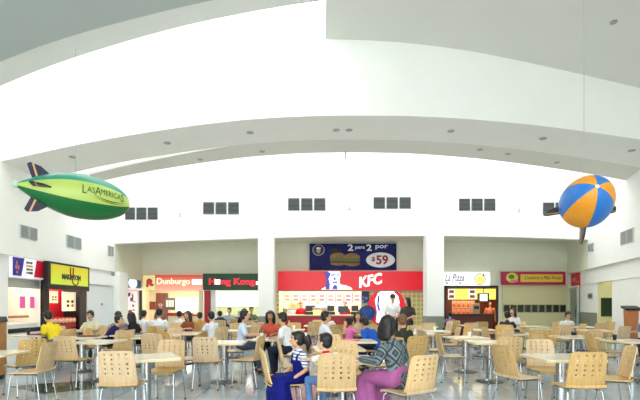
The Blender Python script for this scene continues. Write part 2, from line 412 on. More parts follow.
for i, px in enumerate((219, 226, 240, 246)):
    c = P(px, 0, YS + .45); b = MB().m([STEEL, WHITE, STEEL, CREAM][i]); b.cyl((c.x, c.y, .897), .11, [.18, .12, .22, .1][i], 12)
    tag(b.build('food_pan', smooth=True), ['steel pot next to the white door frame on the noodle counter', 'white tub between two steel pots on noodle counter', 'tall steel pot at the middle of the noodle counter', 'cream tub beside the tall steel pot on noodle counter'][i], 'pot', 'pots on the noodle counter')
# ---- fried chicken shop with the red sign
cabin(279, 361.5, mat('cream_kitchen', (244, 232, 196), .5), CREAM, power=115, col=(1, .95, .84))
r = sroot('shop_sign', 278, 271.3, 426, 290.3, YG - .05, 'long red lit shop sign with white bust emblem and slanted letters', 'sign')
panel('sign_face', r, r['_w'], r['_h'], RED, t=.1)
panel('lower_rail', r, r['_w'], .05, mat('rail_grey', (150, 140, 130), .4), z=-r['_h'] / 2 - .02, y=.0)
lettering('KFC', 25 / K, 11 / K, WHITEGLOW, r, (rel(r, 370.5, 0)[0], -.01, .02), shear=.25, bold=.03, rot=-.2)
def outline(r, pts, mt, y, name, t=.012):
    b = MB().m(mt); b.prism([(rel(r, *p)[0], y, rel(r, *p)[2]) for p in pts], (0, t, 0)); return b.build(name, r)
outline(r, [(321, 289.5), (326, 286.5), (327, 281), (325.8, 276), (328, 271.6), (340, 271.6), (340.5, 275), (339.5, 280), (340, 284.5), (346, 285.5), (351, 287.5), (352.5, 289.6)], WHITEGLOW, -.014, 'bust_emblem')
BL = mat('emblem_blue', (62, 70, 176), .4, emit=.4)
outline(r, [(325.5, 289.4), (329.6, 289.4), (330, 284), (328.6, 279), (331, 273.5), (329, 272), (324.4, 272), (325.6, 277), (326.6, 281), (325.4, 286)], BL, -.024, 'emblem_shade', .008)
for q in ([(331, 274.6), (335, 274), (335, 275.4), (331, 276)], [(336.5, 274), (339.6, 274.6), (339.6, 276), (336.5, 275.4)], [(334, 277), (335.4, 277), (336, 280), (333.6, 280)], [(332, 281.5), (338, 281.2), (337, 283), (333, 283.2)], [(333.6, 285), (336.6, 285), (338, 289.2), (332, 289.2)]):
    outline(r, q, BL, -.022, 'emblem_line', .006)
# banner above it
r = sroot('price_banner', 309.5, 243.6, 396.5, 270, YS - .12, 'dark blue promotional banner with burgers and white price oval', 'banner')
panel('sheet', r, r['_w'], r['_h'], mat('banner_navy', (34, 40, 112), .6, noise=.6, nscale=3, spec=.2), t=.03)
b = MB().m(mat('oval_white', (236, 232, 236), .5)); c = rel(r, 380.5, 260); b.ell((c[0], -.012, c[2]), (14.5 / K, .02, 7.6 / K), 28); b.build('price_oval', r, smooth=True)
DR = mat('price_red', (140, 20, 40), .5)
lettering('59', 12 / K, 9.4 / K, DR, r, (rel(r, 382, 0)[0], -.04, c[2]), bold=.03); lettering('$', 3.6 / K, 5 / K, DR, r, (rel(r, 373.2, 0)[0], -.04, c[2] + .03), bold=.03)
WT = mat('banner_white', (226, 228, 240), .5)
lettering('2', 5.5 / K, 6.6 / K, WT, r, (rel(r, 350.5, 0)[0], -.012, rel(r, 0, 247.6)[2]), bold=.03); lettering('para', 9.6 / K, 3.4 / K, WT, r, (rel(r, 360, 0)[0], -.012, rel(r, 0, 248.2)[2]), bold=.015)
lettering('2', 5.5 / K, 6.6 / K, WT, r, (rel(r, 369, 0)[0], -.012, rel(r, 0, 247.6)[2]), bold=.03); lettering('por', 12.5 / K, 4.8 / K, WT, r, (rel(r, 381.6, 0)[0], -.012, rel(r, 0, 247.4)[2]), bold=.02)
b = MB().m(mat('print_ring', (150, 150, 170), .5)); c = rel(r, 318.5, 250); b.ell((c[0], -.006, c[2]), (6.2 / K, .012, 5.8 / K), 22)
b.m(mat('print_dark', (30, 28, 40), .5)); b.ell((c[0], -.012, c[2]), (5.2 / K, .012, 4.8 / K), 22); b.m(mat('print_face', (170, 150, 140), .5)); b.ell((c[0], -.02, c[2] - .02), (.09, .014, .12), 14); b.m(WT); b.ell((c[0], -.024, c[2] + .07), (.1, .014, .05), 12); b.build('portrait_roundel', r, smooth=True)
for i, px in enumerate((338, 352)):
    b = MB(); c = rel(r, px, 258.5 + i * .5); bun = mat('bun_print', (150, 118, 70), .6, noise=.4, nscale=12)
    b.m(bun); b.ell((c[0], -.006, c[2] + .06), (8.2 / K, .02, 4.6 / K), 18); b.m(mat('lettuce_print', (90, 112, 50), .6)); b.ell((c[0], -.012, c[2] - .06), (8.4 / K, .02, 2.2 / K), 18)
    b.m(mat('patty_print', (96, 50, 30), .6)); b.ell((c[0], -.01, c[2] - .12), (7.8 / K, .02, 2 / K), 18); b.m(bun); b.ell((c[0], -.004, c[2] - .2), (7.6 / K, .02, 2.4 / K), 18); b.build('burger_picture', r, smooth=True)
b = MB().m(mat('print_black', (16, 18, 30), .5)); c = rel(r, 335.5, 249.5); b.ell((c[0], -.008, c[2]), (3.6 / K, .014, 2.6 / K), 14); b.ell((c[0], -.008, c[2] - .08), (6 / K, .014, 1 / K), 14); b.build('hat_picture', r, smooth=True)
# patterned post, wall tiles, emblem, blue poster
TILE = bpy.data.materials.new('check_tile'); TILE.use_nodes = True; nt = TILE.node_tree; bb = nt.nodes['Principled BSDF']; bb.inputs['Roughness'].default_value = .35
tc = nt.nodes.new('ShaderNodeTexCoord'); mp = nt.nodes.new('ShaderNodeMapping'); mp.inputs['Rotation'].default_value = (PI / 2, 0, 0)
ck = nt.nodes.new('ShaderNodeTexBrick'); ck.offset = 0; ck.inputs['Scale'].default_value = 1; ck.inputs['Brick Width'].default_value = .18; ck.inputs['Row Height'].default_value = .18
ck.inputs['Mortar Size'].default_value = .035; ck.inputs['Mortar Smooth'].default_value = .2; ck.inputs['Color1'].default_value = rgb((206, 186, 104)); ck.inputs['Color2'].default_value = rgb((190, 170, 92)); ck.inputs['Mortar'].default_value = rgb((222, 214, 160))
nt.links.new(tc.outputs['Object'], mp.inputs[0]); nt.links.new(mp.outputs[0], ck.inputs[0]); nt.links.new(ck.outputs[0], bb.inputs['Base Color'])
b = MB().m(TILE); bw(SX(361.5), SX(427), 0, Zat(290.4, YS)); structure(b, 'wall_back')
b = MB().m(TILE); bw(SX(274.5), SX(279), 0, Zat(290.4, YS), YS - .08); structure(b, 'pillar')
r = sroot('round_sign', 367, 288, 406.5, 328, YS - .06, 'large red and white round emblem on the checked tile wall', 'sign')
b = MB().m(RED); R0 = 19.6 / K
b.prism([(R0 * math.cos(2 * PI * i / 40), 0, R0 * math.sin(2 * PI * i / 40)) for i in range(40)], (0, .05, 0)); b.build('disc', r)
outline(r, [(375, 300), (378, 293), (385, 289.2), (392, 290), (398, 296), (399.5, 303), (396, 309), (398, 316), (392, 322), (384, 325), (376, 322), (377, 312)], WHITEGLOW, -.02, 'white_shape')
outline(r, [(377.5, 297), (379, 294.5), (379.6, 298), (378.6, 304), (380, 310), (378.6, 312), (377, 306)], BL, -.03, 'blue_shade', .008)
r = sroot('wall_poster', 361.8, 290.8, 369.2, 303, YS - .05, 'tall dark blue poster on the tiled wall under the red sign', 'poster')
panel('sheet', r, r['_w'], r['_h'], mat('poster_navy', (42, 58, 120), .5, noise=.6, nscale=9), t=.03)
for i in range(5): panel('print', r, random.uniform(.06, .16), random.uniform(.05, .1), mat('poster_pale', (120, 140, 190), .5), x=random.uniform(-.15, .15), z=random.uniform(-.28, .28), y=-.01, t=.01)
b = MB().m(mat('display_blue', (40, 84, 168), .5, noise=.6, nscale=7)); c = P(367, 313, YS - .5); b.ell(c, (.36, .14, .3), 20); b.cyl((c.x, c.y, 0), .2, c.z - .25, 16, .06)
tag(b.build('promotional_stand', smooth=True), 'blue rounded promotional stand below the dark blue wall poster', 'stand')
# menu panels, kitchen
mp_w = 8.7
for i in range(9):
    x0 = 283 + i * mp_w + .3; pale = i < 3
    r = sroot('menu_sign', x0, 293.2, x0 + mp_w - .9, 302.4, YS + .7, '', 'menu board', 'menu panels over the chicken counter')
    r['label'] = ('pale cream', 'rose tinted')[not pale] + ' lit menu panel, ' + ['first from the patterned post', 'second from the patterned post', 'third from the patterned post', 'first of the rose ones', 'second of the rose ones', 'third of the rose ones', 'fourth of the rose ones', 'second from the blue poster', 'closest to the blue poster'][i] + ' end'
    panel('lit_face', r, r['_w'], r['_h'], mat('menu_' + ('cream' if pale else 'rose'), (244, 232, 200) if pale else (238, 204, 212), .4, emit=.55))
    panel('frame_bar', r, .025, r['_h'] + .05, mat('bar_brown', (90, 70, 66), .5), x=-r['_w'] / 2 - .01, y=-.01)
    for k in range(2): panel('dish_picture', r, .2, .07, mat('dish_print%d' % (i % 3), [(196, 150, 90), (206, 120, 130), (176, 150, 160)][i % 3], .5), z=.08 - .16 * k, y=-.008, t=.01)
def thing_box(name, px0, py0, px1, py1, Y, d, mt, label, cat, extra=None, group=None):
    a, c = P(px0, py0, Y), P(px1, py1, Y)
    r = root(name, ((a.x + c.x) / 2, Y + d / 2, c.z), 0, label, cat, group); w_, h_ = c.x - a.x, a.z - c.z
    b = MB().m(mt); b.box((0, 0, h_ / 2), (w_, d, h_)); b.build('body', r, bevel=.01)
    if extra: extra(r, w_, h_, d)
    return r
def face(nm, mt, fx, fz, fw, fh):
    def f(r, w_, h_, d):
        b = MB().m(mt); b.box((w_ * fx, -d / 2 - .008, h_ * fz), (w_ * fw, .016, h_ * fh)); b.build(nm, r)
    return f
NAVY = mat('screen_navy', (40, 52, 92), .3)
thing_box('order_screen', 338, 306, 348.5, 312.5, YS + .6, .1, mat('grey_case', (90, 92, 100), .4), 'dark order screen over the chicken counter near the poster', 'screen', face('display', NAVY, 0, .5, .88, .8))
thing_box('exhaust_hood', 302, 304.5, 330, 308, YS + 1.4, .6, STEEL, 'low steel exhaust hood in the cream chicken kitchen', 'hood', face('dark_slot', DARK, -.2, .5, .35, .5))
thing_box('fryer', 287, 310, 302, 338, YS + 1.5, .45, STEEL, 'steel fryer cabinet near the patterned post in the chicken kitchen', 'fryer', face('door', CREAM, 0, .6, .8, .5))
thing_box('warming_cabinet', 306, 309, 322, 338, YS + 1.5, .45, mat('warm_steel', (214, 204, 176), .35, .3), 'cream warming cabinet beside the steel fryer', 'cabinet', face('glass_door', mat('warm_glow', (240, 200, 120), .3, emit=.5), 0, .8, .8, .3))
thing_box('drink_dispenser', 339, 313, 352, 338, YS + 1.4, .6, mat('dispenser_white', (228, 224, 220), .35), 'white drink dispenser under the dark order screen', 'dispenser', face('tap_panel', REDPAINT, 0, .85, .8, .12))
b = MB().m(STEEL)
a_, c_ = P(283, 314, YS + 2.2), P(330, 314, YS + 2.2); b.box(((a_.x + c_.x) / 2, YS + 2.2, c_.z + .25), (c_.x - a_.x, .35, .03)); tag(b.build('wall_shelf'), 'steel wall shelf at the back of the chicken kitchen', 'shelf')
for i in range(7):
    px = 286 + i * 6.4; c = P(px, 0, YS + 2.2); b = MB().m([CREAM, mat('box_tan', (176, 140, 90), .6), mat('box_olive', (140, 140, 96), .6)][i % 3]); h_ = .16 + .06 * (i % 3)
    b.box((c.x, YS + 2.2, c_.z + .267 + h_ / 2), (.18, .22, h_)); tag(b.build('supply_box'), 'supply box on the steel kitchen shelf, ' + ['at the post end', 'second from the post', 'third from the post', 'in the middle', 'just past the middle', 'second from the poster end', 'at the poster end'][i], 'box', 'boxes on the kitchen shelf')
r = sroot('service_counter', 279, 319, 361.5, 338, YS + .05, 'long red fronted service counter under the red sign', 'counter'); r.location.z = 0
b = MB().m(REDPAINT); b.box((0, .35, .45), (r['_w'] - .12, .6, .9)); b.build('body', r); b = MB().m(CREAM); b.box((0, .36, .925), (r['_w'] - .1, .68, .05)); b.build('countertop', r)
for i, px in enumerate((309, 331, 355)):
    c = P(px, 0, YS + .35); r = root('cash_register', (c.x, c.y, .951), 0, ['cash register toward the patterned post on the red counter', 'cash register at the middle of the red counter', 'cash register near the blue poster on the red counter'][i], 'cash register', 'registers on the red counter')
    b = MB().m(DARK); b.box((0, 0, .06), (.34, .34, .12)); b.build('base', r); b = MB().m(mat('grey_case', (90, 92, 100), .4)); b.box((0, .02, .26), (.3, .06, .24), 0, .2); b.build('monitor', r)
# ---- pizza shop with the white sign
cabin(443, 512, BROWN, BROWN, power=45, col=(1, .82, .6), z=2.15)
r = sroot('shop_sign', 442, 272.2, 490, 285.6, YG, 'white lit shop sign with script lettering and yellow ball emblem', 'sign')
panel('sign_face', r, r['_w'], r['_h'], mat('sign_white', (240, 240, 246), .4, emit=.75))
lettering('La Pizza', 19 / K, 7.4 / K, mat('script_ink', (120, 104, 120), .5), r, (rel(r, 454.5, 0)[0], -.01, .05), shear=.35)
b = MB().m(mat('ink_teal', (40, 90, 100), .5))
for px in (446.8, 460.2): b.ell((rel(r, px, 0)[0], -.008, -.17), (.05, .01, .03), 10)
b.box((rel(r, 453.5, 0)[0], -.004, -.17), (.42, .012, .02)); b.build('tagline', r)
c = rel(r, 480, 279); b = MB().m(mat('ring_ink', (110, 110, 110), .5)); b.ell((c[0], -.006, c[2]), (5.6 / K, .012, 5.8 / K), 26); b.m(mat('pale_lemon', (240, 240, 190), .4, emit=.6)); b.ell((c[0], -.012, c[2]), (5 / K, .012, 5.2 / K), 26)
b.m(mat('lemon_yellow', (240, 232, 96), .4, emit=.6)); b.ell((c[0], -.018, c[2] - .03), (3.8 / K, .012, 3.6 / K), 22); b.m(BLACK); b.ell((c[0] + .135, -.026, c[2] + .15), (.035, .01, .045), 12); b.build('ball_emblem', r, smooth=True)
r = sroot('counter_surround', 444.4, 285.8, 498.3, 338, YS - .12, 'dark timber frame around the pizza counter', 'frame'); r.location.z = 0
DK = mat('dark_frame', (52, 40, 36), .45); W_ = r['_w']; zt = Zat(286, YS)
b = MB().m(DK); b.box((0, .04, zt - .03), (W_, .08, .08)); b.build('head', r)
for s in (-1, 1): b = MB().m(DK); b.box((s * (W_ / 2 - .04), .04, zt / 2), (.08, .08, zt)); b.build('jamb', r)
slab('panel_wall', 444.5, 287, 448, 300, YS + .1, mat('brick_red', (150, 56, 26), .5), .1)['kind'] = 'structure'
cols = [0, 1, 1, 0, 1, 1, 1]
for i in range(7):
    x0 = 448.3 + i * 6.9; Y = YS + .3
    r = sroot('menu_sign', x0, 288.8, x0 + 6.6, 299.4, Y, ('plain yellow' if cols[i] else 'white photo') + ' lit menu panel of the pizza shop, ' + ['first from the pillar', 'second from the pillar', 'third from the pillar', 'at the middle', 'just past the middle', 'partly behind the hanging television', 'last, past the television'][i], 'menu board', 'menu panels of the pizza shop')
    panel('lit_face', r, r['_w'], r['_h'], mat('menu_yellow', (250, 226, 100), .4, emit=.95) if cols[i] else mat('menu_white', (240, 224, 214), .4, emit=.8))
    if not cols[i]:
        for k in range(2): panel('dish_picture', r, .2, .12, mat('pizza_print', (176, 110, 96), .5), z=.1 - .2 * k, y=-.008, t=.01)
r = sroot('television', 479.5, 293, 489, 302, YS - .16, 'white screen television hanging at the pizza menu', 'television')
b = MB().m(BLACK); b.box((.03, .2, 0), (r['_w'], .34, r['_h'])); b.build('case', r, bevel=.02); panel('screen', r, r['_w'] * .78, r['_h'] * .78, mat('tv_white', (236, 240, 250), .3, emit=.9), x=-.02, y=.0, t=.03)
b = MB().m(BLACK); b.tube([(.05, .2, .17), (.05, .2, .36)], .02, 6); b.build('ceiling_mount', r)
for j in range(2):
    for i in range(5):
        x0 = 452 + i * 4.6; y0 = 300.6 + j * 8.2
        r = sroot('food_poster', x0, y0, x0 + 4.3, y0 + 7.8, YS + 1.2, ['upper', 'lower'][j] + ' row food poster behind the pizza counter, ' + ['first from the pillar', 'second from the pillar', 'third from the pillar', 'fourth from the pillar', 'last in its row'][i], 'poster', 'food posters behind the pizza counter')
        panel('sheet', r, r['_w'], r['_h'], mat('food_sheet%d' % j, [(214, 160, 120), (226, 140, 96)][j], .5, noise=.5, nscale=14, emit=.25), t=.02)
        b = MB().m(mat('pizza_disc', (196, 92, 60), .5)); b.ell((0, -.006, -.03), (.07, .012, .08), 14); b.build('dish_picture', r, smooth=True)
thing_box('drink_machine', 473, 309, 480, 319.5, YS + .5, .4, mat('machine_tan', (190, 160, 130), .4), 'tan drink machine on the pizza counter below the television', 'machine', face('panel', NAVY, 0, .6, .7, .3)).location.z = .98
r = sroot('service_counter', 444.5, 318, 498, 338, YS + .02, 'dark red brown service counter of the pizza shop', 'counter'); r.location.z = 0
b = MB().m(mat('counter_brown', (96, 36, 24), .4)); b.box((0, .4, .46), (W_ - .3, .6, .92)); b.build('body', r); b = MB().m(DK); b.box((0, .36, .95), (W_ - .28, .7, .06)); b.build('countertop', r)
# ---- closed shop with the magenta sign
MAG = mat('magenta_sign', (160, 24, 70), .45, emit=.12)
r = sroot('shop_sign', 501.5, 271.6, 565.5, 284.8, YG - .05, 'magenta shop sign with olive yellow band and script lettering', 'sign')
panel('sign_face', r, r['_w'], r['_h'], MAG)
panel('yellow_band', r, 42 / K, 7.6 / K, mat('olive_band', (198, 172, 60), .45, emit=.15), x=rel(r, 541.5, 0)[0], y=-.012, t=.012)
b = MB().m(mat('badge_lime', (190, 190, 70), .45, emit=.15)); c = rel(r, 512, 277.6); b.ell((c[0], -.01, c[2]), (6 / K, .016, 5 / K), 22); b.m(mat('badge_leaf', (90, 120, 60), .5)); b.ell((c[0] - .03, -.022, c[2] + .03), (3 / K, .012, 2.3 / K), 16); b.m(mat('badge_pink', (220, 120, 130), .5)); b.ell((c[0] + .08, -.02, c[2] - .13), (4.4 / K, .01, 1.4 / K), 16); b.build('badge', r, smooth=True)
lettering('Country y Mas Fruta', 36 / K, 4.6 / K, mat('ink_maroon', (120, 60, 30), .5), r, (rel(r, 542.5, 0)[0], -.016, 0), shear=.3)
ya, yb = RY(580, .1), YG - .02
b = MB(); ym = (ya + yb) / 2; r = root('shop_sign', (RW(ym, .08), ym, 2.35), ang, 'red return end of the magenta shop sign on the side wall', 'sign'); Ls = math.hypot(yb - ya, RW(yb) - RW(ya)) - .06
panel('sign_face', r, Ls, .5, mat('crimson_sign', (170, 24, 44), .45, emit=.12)); b.m(mat('badge_pink', (220, 120, 130), .5)); b.ell((-.1, -.01, .0), (.25, .012, .1), 16); b.box((.3, -.008, -.1), (.4, .012, .05)); b.build('print', r)
b = MB().m(mat('closed_panel', (212, 206, 160), .6)); bw(SX(502), SX(568), 0, Zat(284.6, YS), YS - .05); structure(b, 'wall_back')
for i in range(9):
    x0 = 503.4 + i * 7.05
    r = sroot('hatch_window', x0, 304.6, x0 + 6.4, 312.4, YS - .09, 'dark square hatch pane in the yellow closed shop front, ' + ['first from the pizza shop', 'second from the pizza shop', 'third from the pizza shop', 'fourth from the pizza shop', 'middle of the nine', 'fourth from the glass door', 'third from the glass door', 'second from the glass door', 'first from the glass door'][i], 'window', 'hatch panes of the closed shop')
    panel('frame', r, r['_w'], r['_h'], mat('hatch_frame', (150, 150, 110), .5), t=.03); panel('pane', r, r['_w'] - .05, r['_h'] - .04, mat('hatch_glass', (50, 52, 46), .15), y=-.01, t=.015)
# glass door on the oblique wall
ya, yb = RY(579, .1), RY(570.5, .1); ym = (ya + yb) / 2
r = root('door_2', (RW(ym, .07), ym, 0), ang); r['kind'] = 'structure'; Ls = math.hypot(yb - ya, RW(yb) - RW(ya))
GL = mat('grey_green_glass', (128, 142, 134), .12); b = MB().m(GL); b.box((0, 0, 1.0), (Ls - .12, .03, 1.96)); b.build('pane', r)
b = MB().m(mat('door_alu', (176, 184, 182), .35, .4))
for s in (-1, 1): b.box((s * (Ls / 2 - .03), -.01, 1.0), (.07, .06, 2.0))
b.box((0, -.01, 2.0), (Ls, .06, .08)); b.box((0, -.01, .06), (Ls, .06, .12)); b.build('frame', r)
b = MB().m(DARK); b.tube([(Ls / 2 - .12, -.06, .9), (Ls / 2 - .12, -.06, 1.2)], .015, 6); b.build('handle', r)
b = MB().m(WHITE); rw(RY(580, .1), 18.6, 2.05, 2.1, .03, .02); rw(18.3, 18.7, 0, 2.62, .1); rw(RY(580, .2), 18.7, 0, 2.62, .2); structure(b, 'wall_right')
# plate on the pier and the green board in the recess
ym = RY(589.5, .12); r = root('wall_plate', (RW(ym, .13), ym, Zat(296, ym)), ang, 'small grey lettered plate on the white pier', 'sign')
panel('plate', r, .42, .19, mat('plate_grey', (128, 134, 130), .4), t=.02)
b = MB().m(DARK)
for k in range(3): b.box((-.12 + .12 * k, -.006, .0), (.09, .01, .05))
b.build('lettering', r)
yj = RY(597.2, .16) - .06; a_, c_ = P(601.3, 298, yj), P(611, 316.3, yj)
r = root('notice_board', ((a_.x + c_.x) / 2 + .1, yj, (a_.z + c_.z) / 2), 0, 'dark green notice board on the yellow recess wall', 'board')
panel('frame', r, .53, c_.z * 0 + .64, mat('board_frame', (30, 44, 28), .5), t=.03); panel('board', r, .49, .6, mat('board_green', (14, 44, 18), .6), y=-.01, t=.012)
# ---- airship-side shops
def LP(px, py, X=XW): Y = LY(px, X); return Vector((X, Y, Zat(py, Y)))
rl_ = PI / 2
def lroot(name, px0, py0, px1, py1, X, label, cat, group=None):     # py taken at the middle column
    ya, yb = LY(px0, X), LY(px1, X); ym = (ya + yb) / 2; r = root(name, (X, ym, (Zat(py0, ym) + Zat(py1, ym)) / 2), rl_, label, cat, group)
    r['_w'] = yb - ya; r['_h'] = Zat(py0, ym) - Zat(py1, ym); return r
# tricolour sign
r = root('shop_sign', (XW + .1, (LY(7.5, XW) + LY(42, XW)) / 2, 2.27), rl_, 'blue white and red shop sign under the white bulkhead', 'sign'); W_ = LY(43, XW) - LY(7.5, XW); H_ = .5
panel('sign_face', r, W_, H_, mat('sign_ivory', (226, 226, 232), .4, emit=.35))
def lp(r, pts, mt, y, nm, t=.01): b = MB().m(mt); b.prism([(x * W_, y, z * H_) for x, z in pts], (0, t, 0)); return b.build(nm, r)
lp(r, [(-.46, .46), (-.16, .46), (-.24, -.42), (-.46, -.42)], mat('flag_blue', (40, 36, 140), .4, emit=.2), -.01, 'blue_field'); lp(r, [(.2, .46), (.42, .46), (.42, -.42), (.12, -.42)], mat('flag_red', (190, 24, 44), .4, emit=.2), -.01, 'red_field')
b = MB().m(mat('figure_orange', (206, 120, 90), .5))
for x, z, a, c in ((-.37, .2, .03, .16), (-.38, .0, .05, .2), (-.32, -.02, .03, .2), (-.36, -.25, .04, .12)): b.ell((x * W_, -.014, z * H_), (a * W_ * .6, .01, c * H_ * .6), 12)
b.build('figure_emblem', r, smooth=True)
b = MB(); rr = random.Random(3)
for j in range(4):
    for i in range(4):
        b.m(mat('script%d' % (j % 3), [(80, 80, 90), (190, 150, 60), (120, 110, 70)][j % 3], .5)); b.box(((-.08 + .045 * i + rr.uniform(-.008, .008)) * W_, -.008, (.28 - .17 * j) * H_), (.032 * W_, .012, rr.uniform(.07, .12) * H_))
b.build('script_marks', r)
# its counter: shutter, window with pink tags, black sill, white base
ya, yb = LY(8.3, XW), LY(41.3, XW); ym = (ya + yb) / 2; L_ = yb - ya
b = MB().m(LIGHTMETAL)
for k in range(6): b.box((XW - .05, ym, 1.80 + .045 * k), (.03, L_ - .03, .042))
o = b.build('roller_shutter'); tag(o, 'half lowered light grey roller shutter below the tricolour sign', 'shutter')
b = MB().m(mat('cream_shop', (236, 214, 172), .5)); b.box((XW - 1.0, ym, 1.4), (.1, L_ + 1.6, 2.2)); b.m(WHITE); b.box((XW - .55, ya - .06, 1.25), (.9, .1, 2.4)); b.box((XW - .55, yb + .1, 1.25), (.9, .1, 2.4)); b.box((XW - .55, ym, 2.45), (.9, L_ + .2, .1)); structure(b, 'wall_left')
area('counter_lamp', (XW - .45, ym, 2.35), .5, L_ * .8, 11, (1, .9, .75))
r = root('shop_counter', (XW - .1, ym, .72), rl_, 'white counter box with black edge under the roller shutter', 'counter')
panel('body', r, L_ - .06, .12, WHITE, z=.1, y=0, t=.5); panel('black_edge', r, L_ - .04, .1, BLACK, z=.0, y=-.12, t=.1)
b = MB().m(mat('glow_cream', (246, 222, 182), .4, emit=.5)); b.box((0, .8, .62), (L_ * .9, .03, .7)); b.build('lit_back_panel', r)
b = MB().m(mat('sweet_orange', (236, 150, 110), .5))
for k in range(13): b.ell((-.42 + .075 * k, .76, .86 + .06 * (k % 2) - .03 * (k % 3)), (.04, .02, .055), 8)
b.build('sweets_display', r, smooth=True)
for k, px in enumerate((22.5, 32.5)):
    Y = LY(px, XW - .2); t = MB().m(mat('tag_pink', (236, 96, 176), .5, emit=.15)); t.box((XW - .2, Y, 1.42), (.015, .19, .3)); tag(t.build('price_card'), ['pink card in the shop window, closer to the picture of tricolour blue', 'pink card in the shop window, closer to the black post'][k], 'card', 'pink price cards')
    bpy.data.objects[-1 if False else 0]
b = MB().m(mat('pastry_brown', (170, 110, 70), .5))
for k in range(10): b.ell((XW - .3, ya + .15 + k * .11, 1.05), (.06, .05, .035), 8)
b.build('pastry_row').name = 'pastry'; o = bpy.data.objects['pastry']; tag(o, 'row of brown pastries on the counter under the pink cards', 'pastries', kind='stuff')
b = MB().m(BLACK); b.box((XW + .03, (LY(41.5, XW) + LY(46, XW)) / 2, 1.25), (.12, LY(46, XW) - LY(41.5, XW), 2.5)); structure(b, 'pillar')
# yellow sign and its red shop
XY = XW + .3
r = root('shop_sign', (XY, (LY(48.5, XY) + LY(89.5, XY)) / 2, 2.14), rl_, 'yellow green shop sign in a thick black frame', 'sign'); W_ = LY(89.5, XY) - LY(48.5, XY); H_ = .74
panel('frame', r, W_, H_, BLACK, t=.14, bev=.01)
panel('sign_face', r, W_ - .2, H_ - .2, grad_mat('lime_sign', (196, 182, 44), (184, 208, 62), .35, -.25, .25), y=-.01, t=.012, z=.04)
lettering('MAKIATON', .95, .15, mat('ink_grey', (60, 64, 70), .5), r, (.02, -.018, .0), bold=.02)
b = MB().m(mat('ink_maroon2', (140, 40, 40), .5)); b.box((-.04, -.02, .13), (.05, .012, .3)); b.box((.1, -.02, .13), (.05, .012, .3)); b.build('chopsticks', r)
b = MB(); b.loft([[Vector((.22 + q * math.cos(PI + PI * i / 10), -.022, -.05 + q * math.sin(PI + PI * i / 10))) for q in (.15, .19)] + [Vector((.22 + q * math.cos(PI + PI * i / 10), -.012, -.05 + q * math.sin(PI + PI * i / 10))) for q in (.19, .15)] for i in range(11)]); b.mats = [mat('ink_maroon2', (140, 40, 40), .5)]; b.build('bowl_arc', r)
ya, yb = LY(46.2, XW), LY(84, XW); ym = (ya + yb) / 2; L_ = yb - ya
b = MB().m(mat('shop_red', (168, 18, 30), .45)); b.box((XW - .7, ym, 1.3), (.1, L_ + .2, 2.4)); b.m(BLACK); b.box((XW - .4, ya - .04, 1.2), (.7, .06, 2.4)); b.box((XW - .4, yb + .05, 1.2), (.7, .06, 2.4)); b.box((XW - .4, ym, 2.1), (.7, L_, .1)); structure(b, 'wall_left')
area('counter_lamp', (XW - .35, ym, 2.03), .4, L_ * .8, 30, (1, .9, .8))
b = MB().m(BLACK); b.box((XW + .02, (LY(77, XW) + yb) / 2, 1.0), (.12, yb - LY(77, XW), 2.0)); structure(b, 'pillar')
r = root('shop_counter', (XW + .02, (ya + LY(77, XW)) / 2, 0), rl_, 'black fronted counter with red top under the yellow green sign', 'counter'); L2 = LY(77, XW) - ya - .1
panel('body', r, L2, .66, BLACK, z=.33, t=.4); panel('red_band', r, L2, .3, REDPAINT, z=.83, y=.02, t=.3)
b = MB().m(mat('dish_pale', (236, 190, 150), .5))
for k in range(7): b.ell((-L2 / 2 + .15 + k * (L2 - .3) / 6, .0, .9), (.1, .03, .07), 10)
b.build('dish_picture', r, smooth=True)
for nm, p0, p1, q0, q1, lab in (('menu_lightbox', 50, 58, 291, 303, 'small photo lightbox beside the black post in the red shop'), ('menu_lightbox', 63.5, 76, 292, 311, 'tall cream photo lightbox inside the red shop')):
    X = XW - .1; r = lroot(nm, p0, q0, p1, q1, X, lab, 'lightbox'); panel('lit_face', r, r['_w'], r['_h'], mat('photo_cream', (246, 226, 190), .4, emit=.75))
    b = MB()
    for k in range(4): b.m(mat(['ph_green', 'ph_red', 'ph_brown', 'ph_orange'][k], [(120, 130, 60), (150, 50, 40), (90, 60, 40), (220, 130, 60)][k], .5)); b.ell(((-.25 + .5 * (k % 2)) * r['_w'] * .7, -.01, (-.1 + -.22 * (k // 2) + .1) * r['_h']), (.12 * r['_w'], .012, .08 * r['_h']), 12)
    b.build('dish_picture', r, smooth=True)
# sign and poster on the short wall behind the pier
X = XW + .06
r = lroot('shop_sign', 125.2, 274, 141.5, 289.4, X, 'blue green lit sign with pale dome on the short side wall', 'sign'); panel('sign_face', r, r['_w'], r['_h'], mat('sea_sign', (40, 96, 120), .4, emit=.4, noise=.5, nscale=4))
b = MB().m(mat('dome_pale', (226, 240, 246), .4, emit=.7)); b.ell((-.1, -.012, -.06), (.42, .014, .2), 20); b.m(mat('pink_edge', (240, 200, 214), .4, emit=.6)); b.box((0, -.008, -.29), (r['_w'], .012, .07)); b.build('dome_emblem', r, smooth=True)
r = lroot('wall_poster', 125.2, 291, 136.5, 320, X, 'tall white poster with purple and crimson print under blue sign', 'poster'); panel('sheet', r, r['_w'], r['_h'], mat('poster_white', (236, 228, 236), .5, emit=.3)); b = MB(); rr = random.Random(5)
for k in range(16):
    b.m(mat(['pp_purple', 'pp_crimson', 'pp_pink'][k % 3], [(90, 40, 96), (190, 20, 50), (236, 130, 190)][k % 3], .5)); b.box((rr.uniform(-.36, .3) * r['_w'], -.006, rr.uniform(-.4, .42) * r['_h']), (rr.uniform(.1, .3) * r['_w'], .01, rr.uniform(.04, .13) * r['_h']))
b.build('print', r)
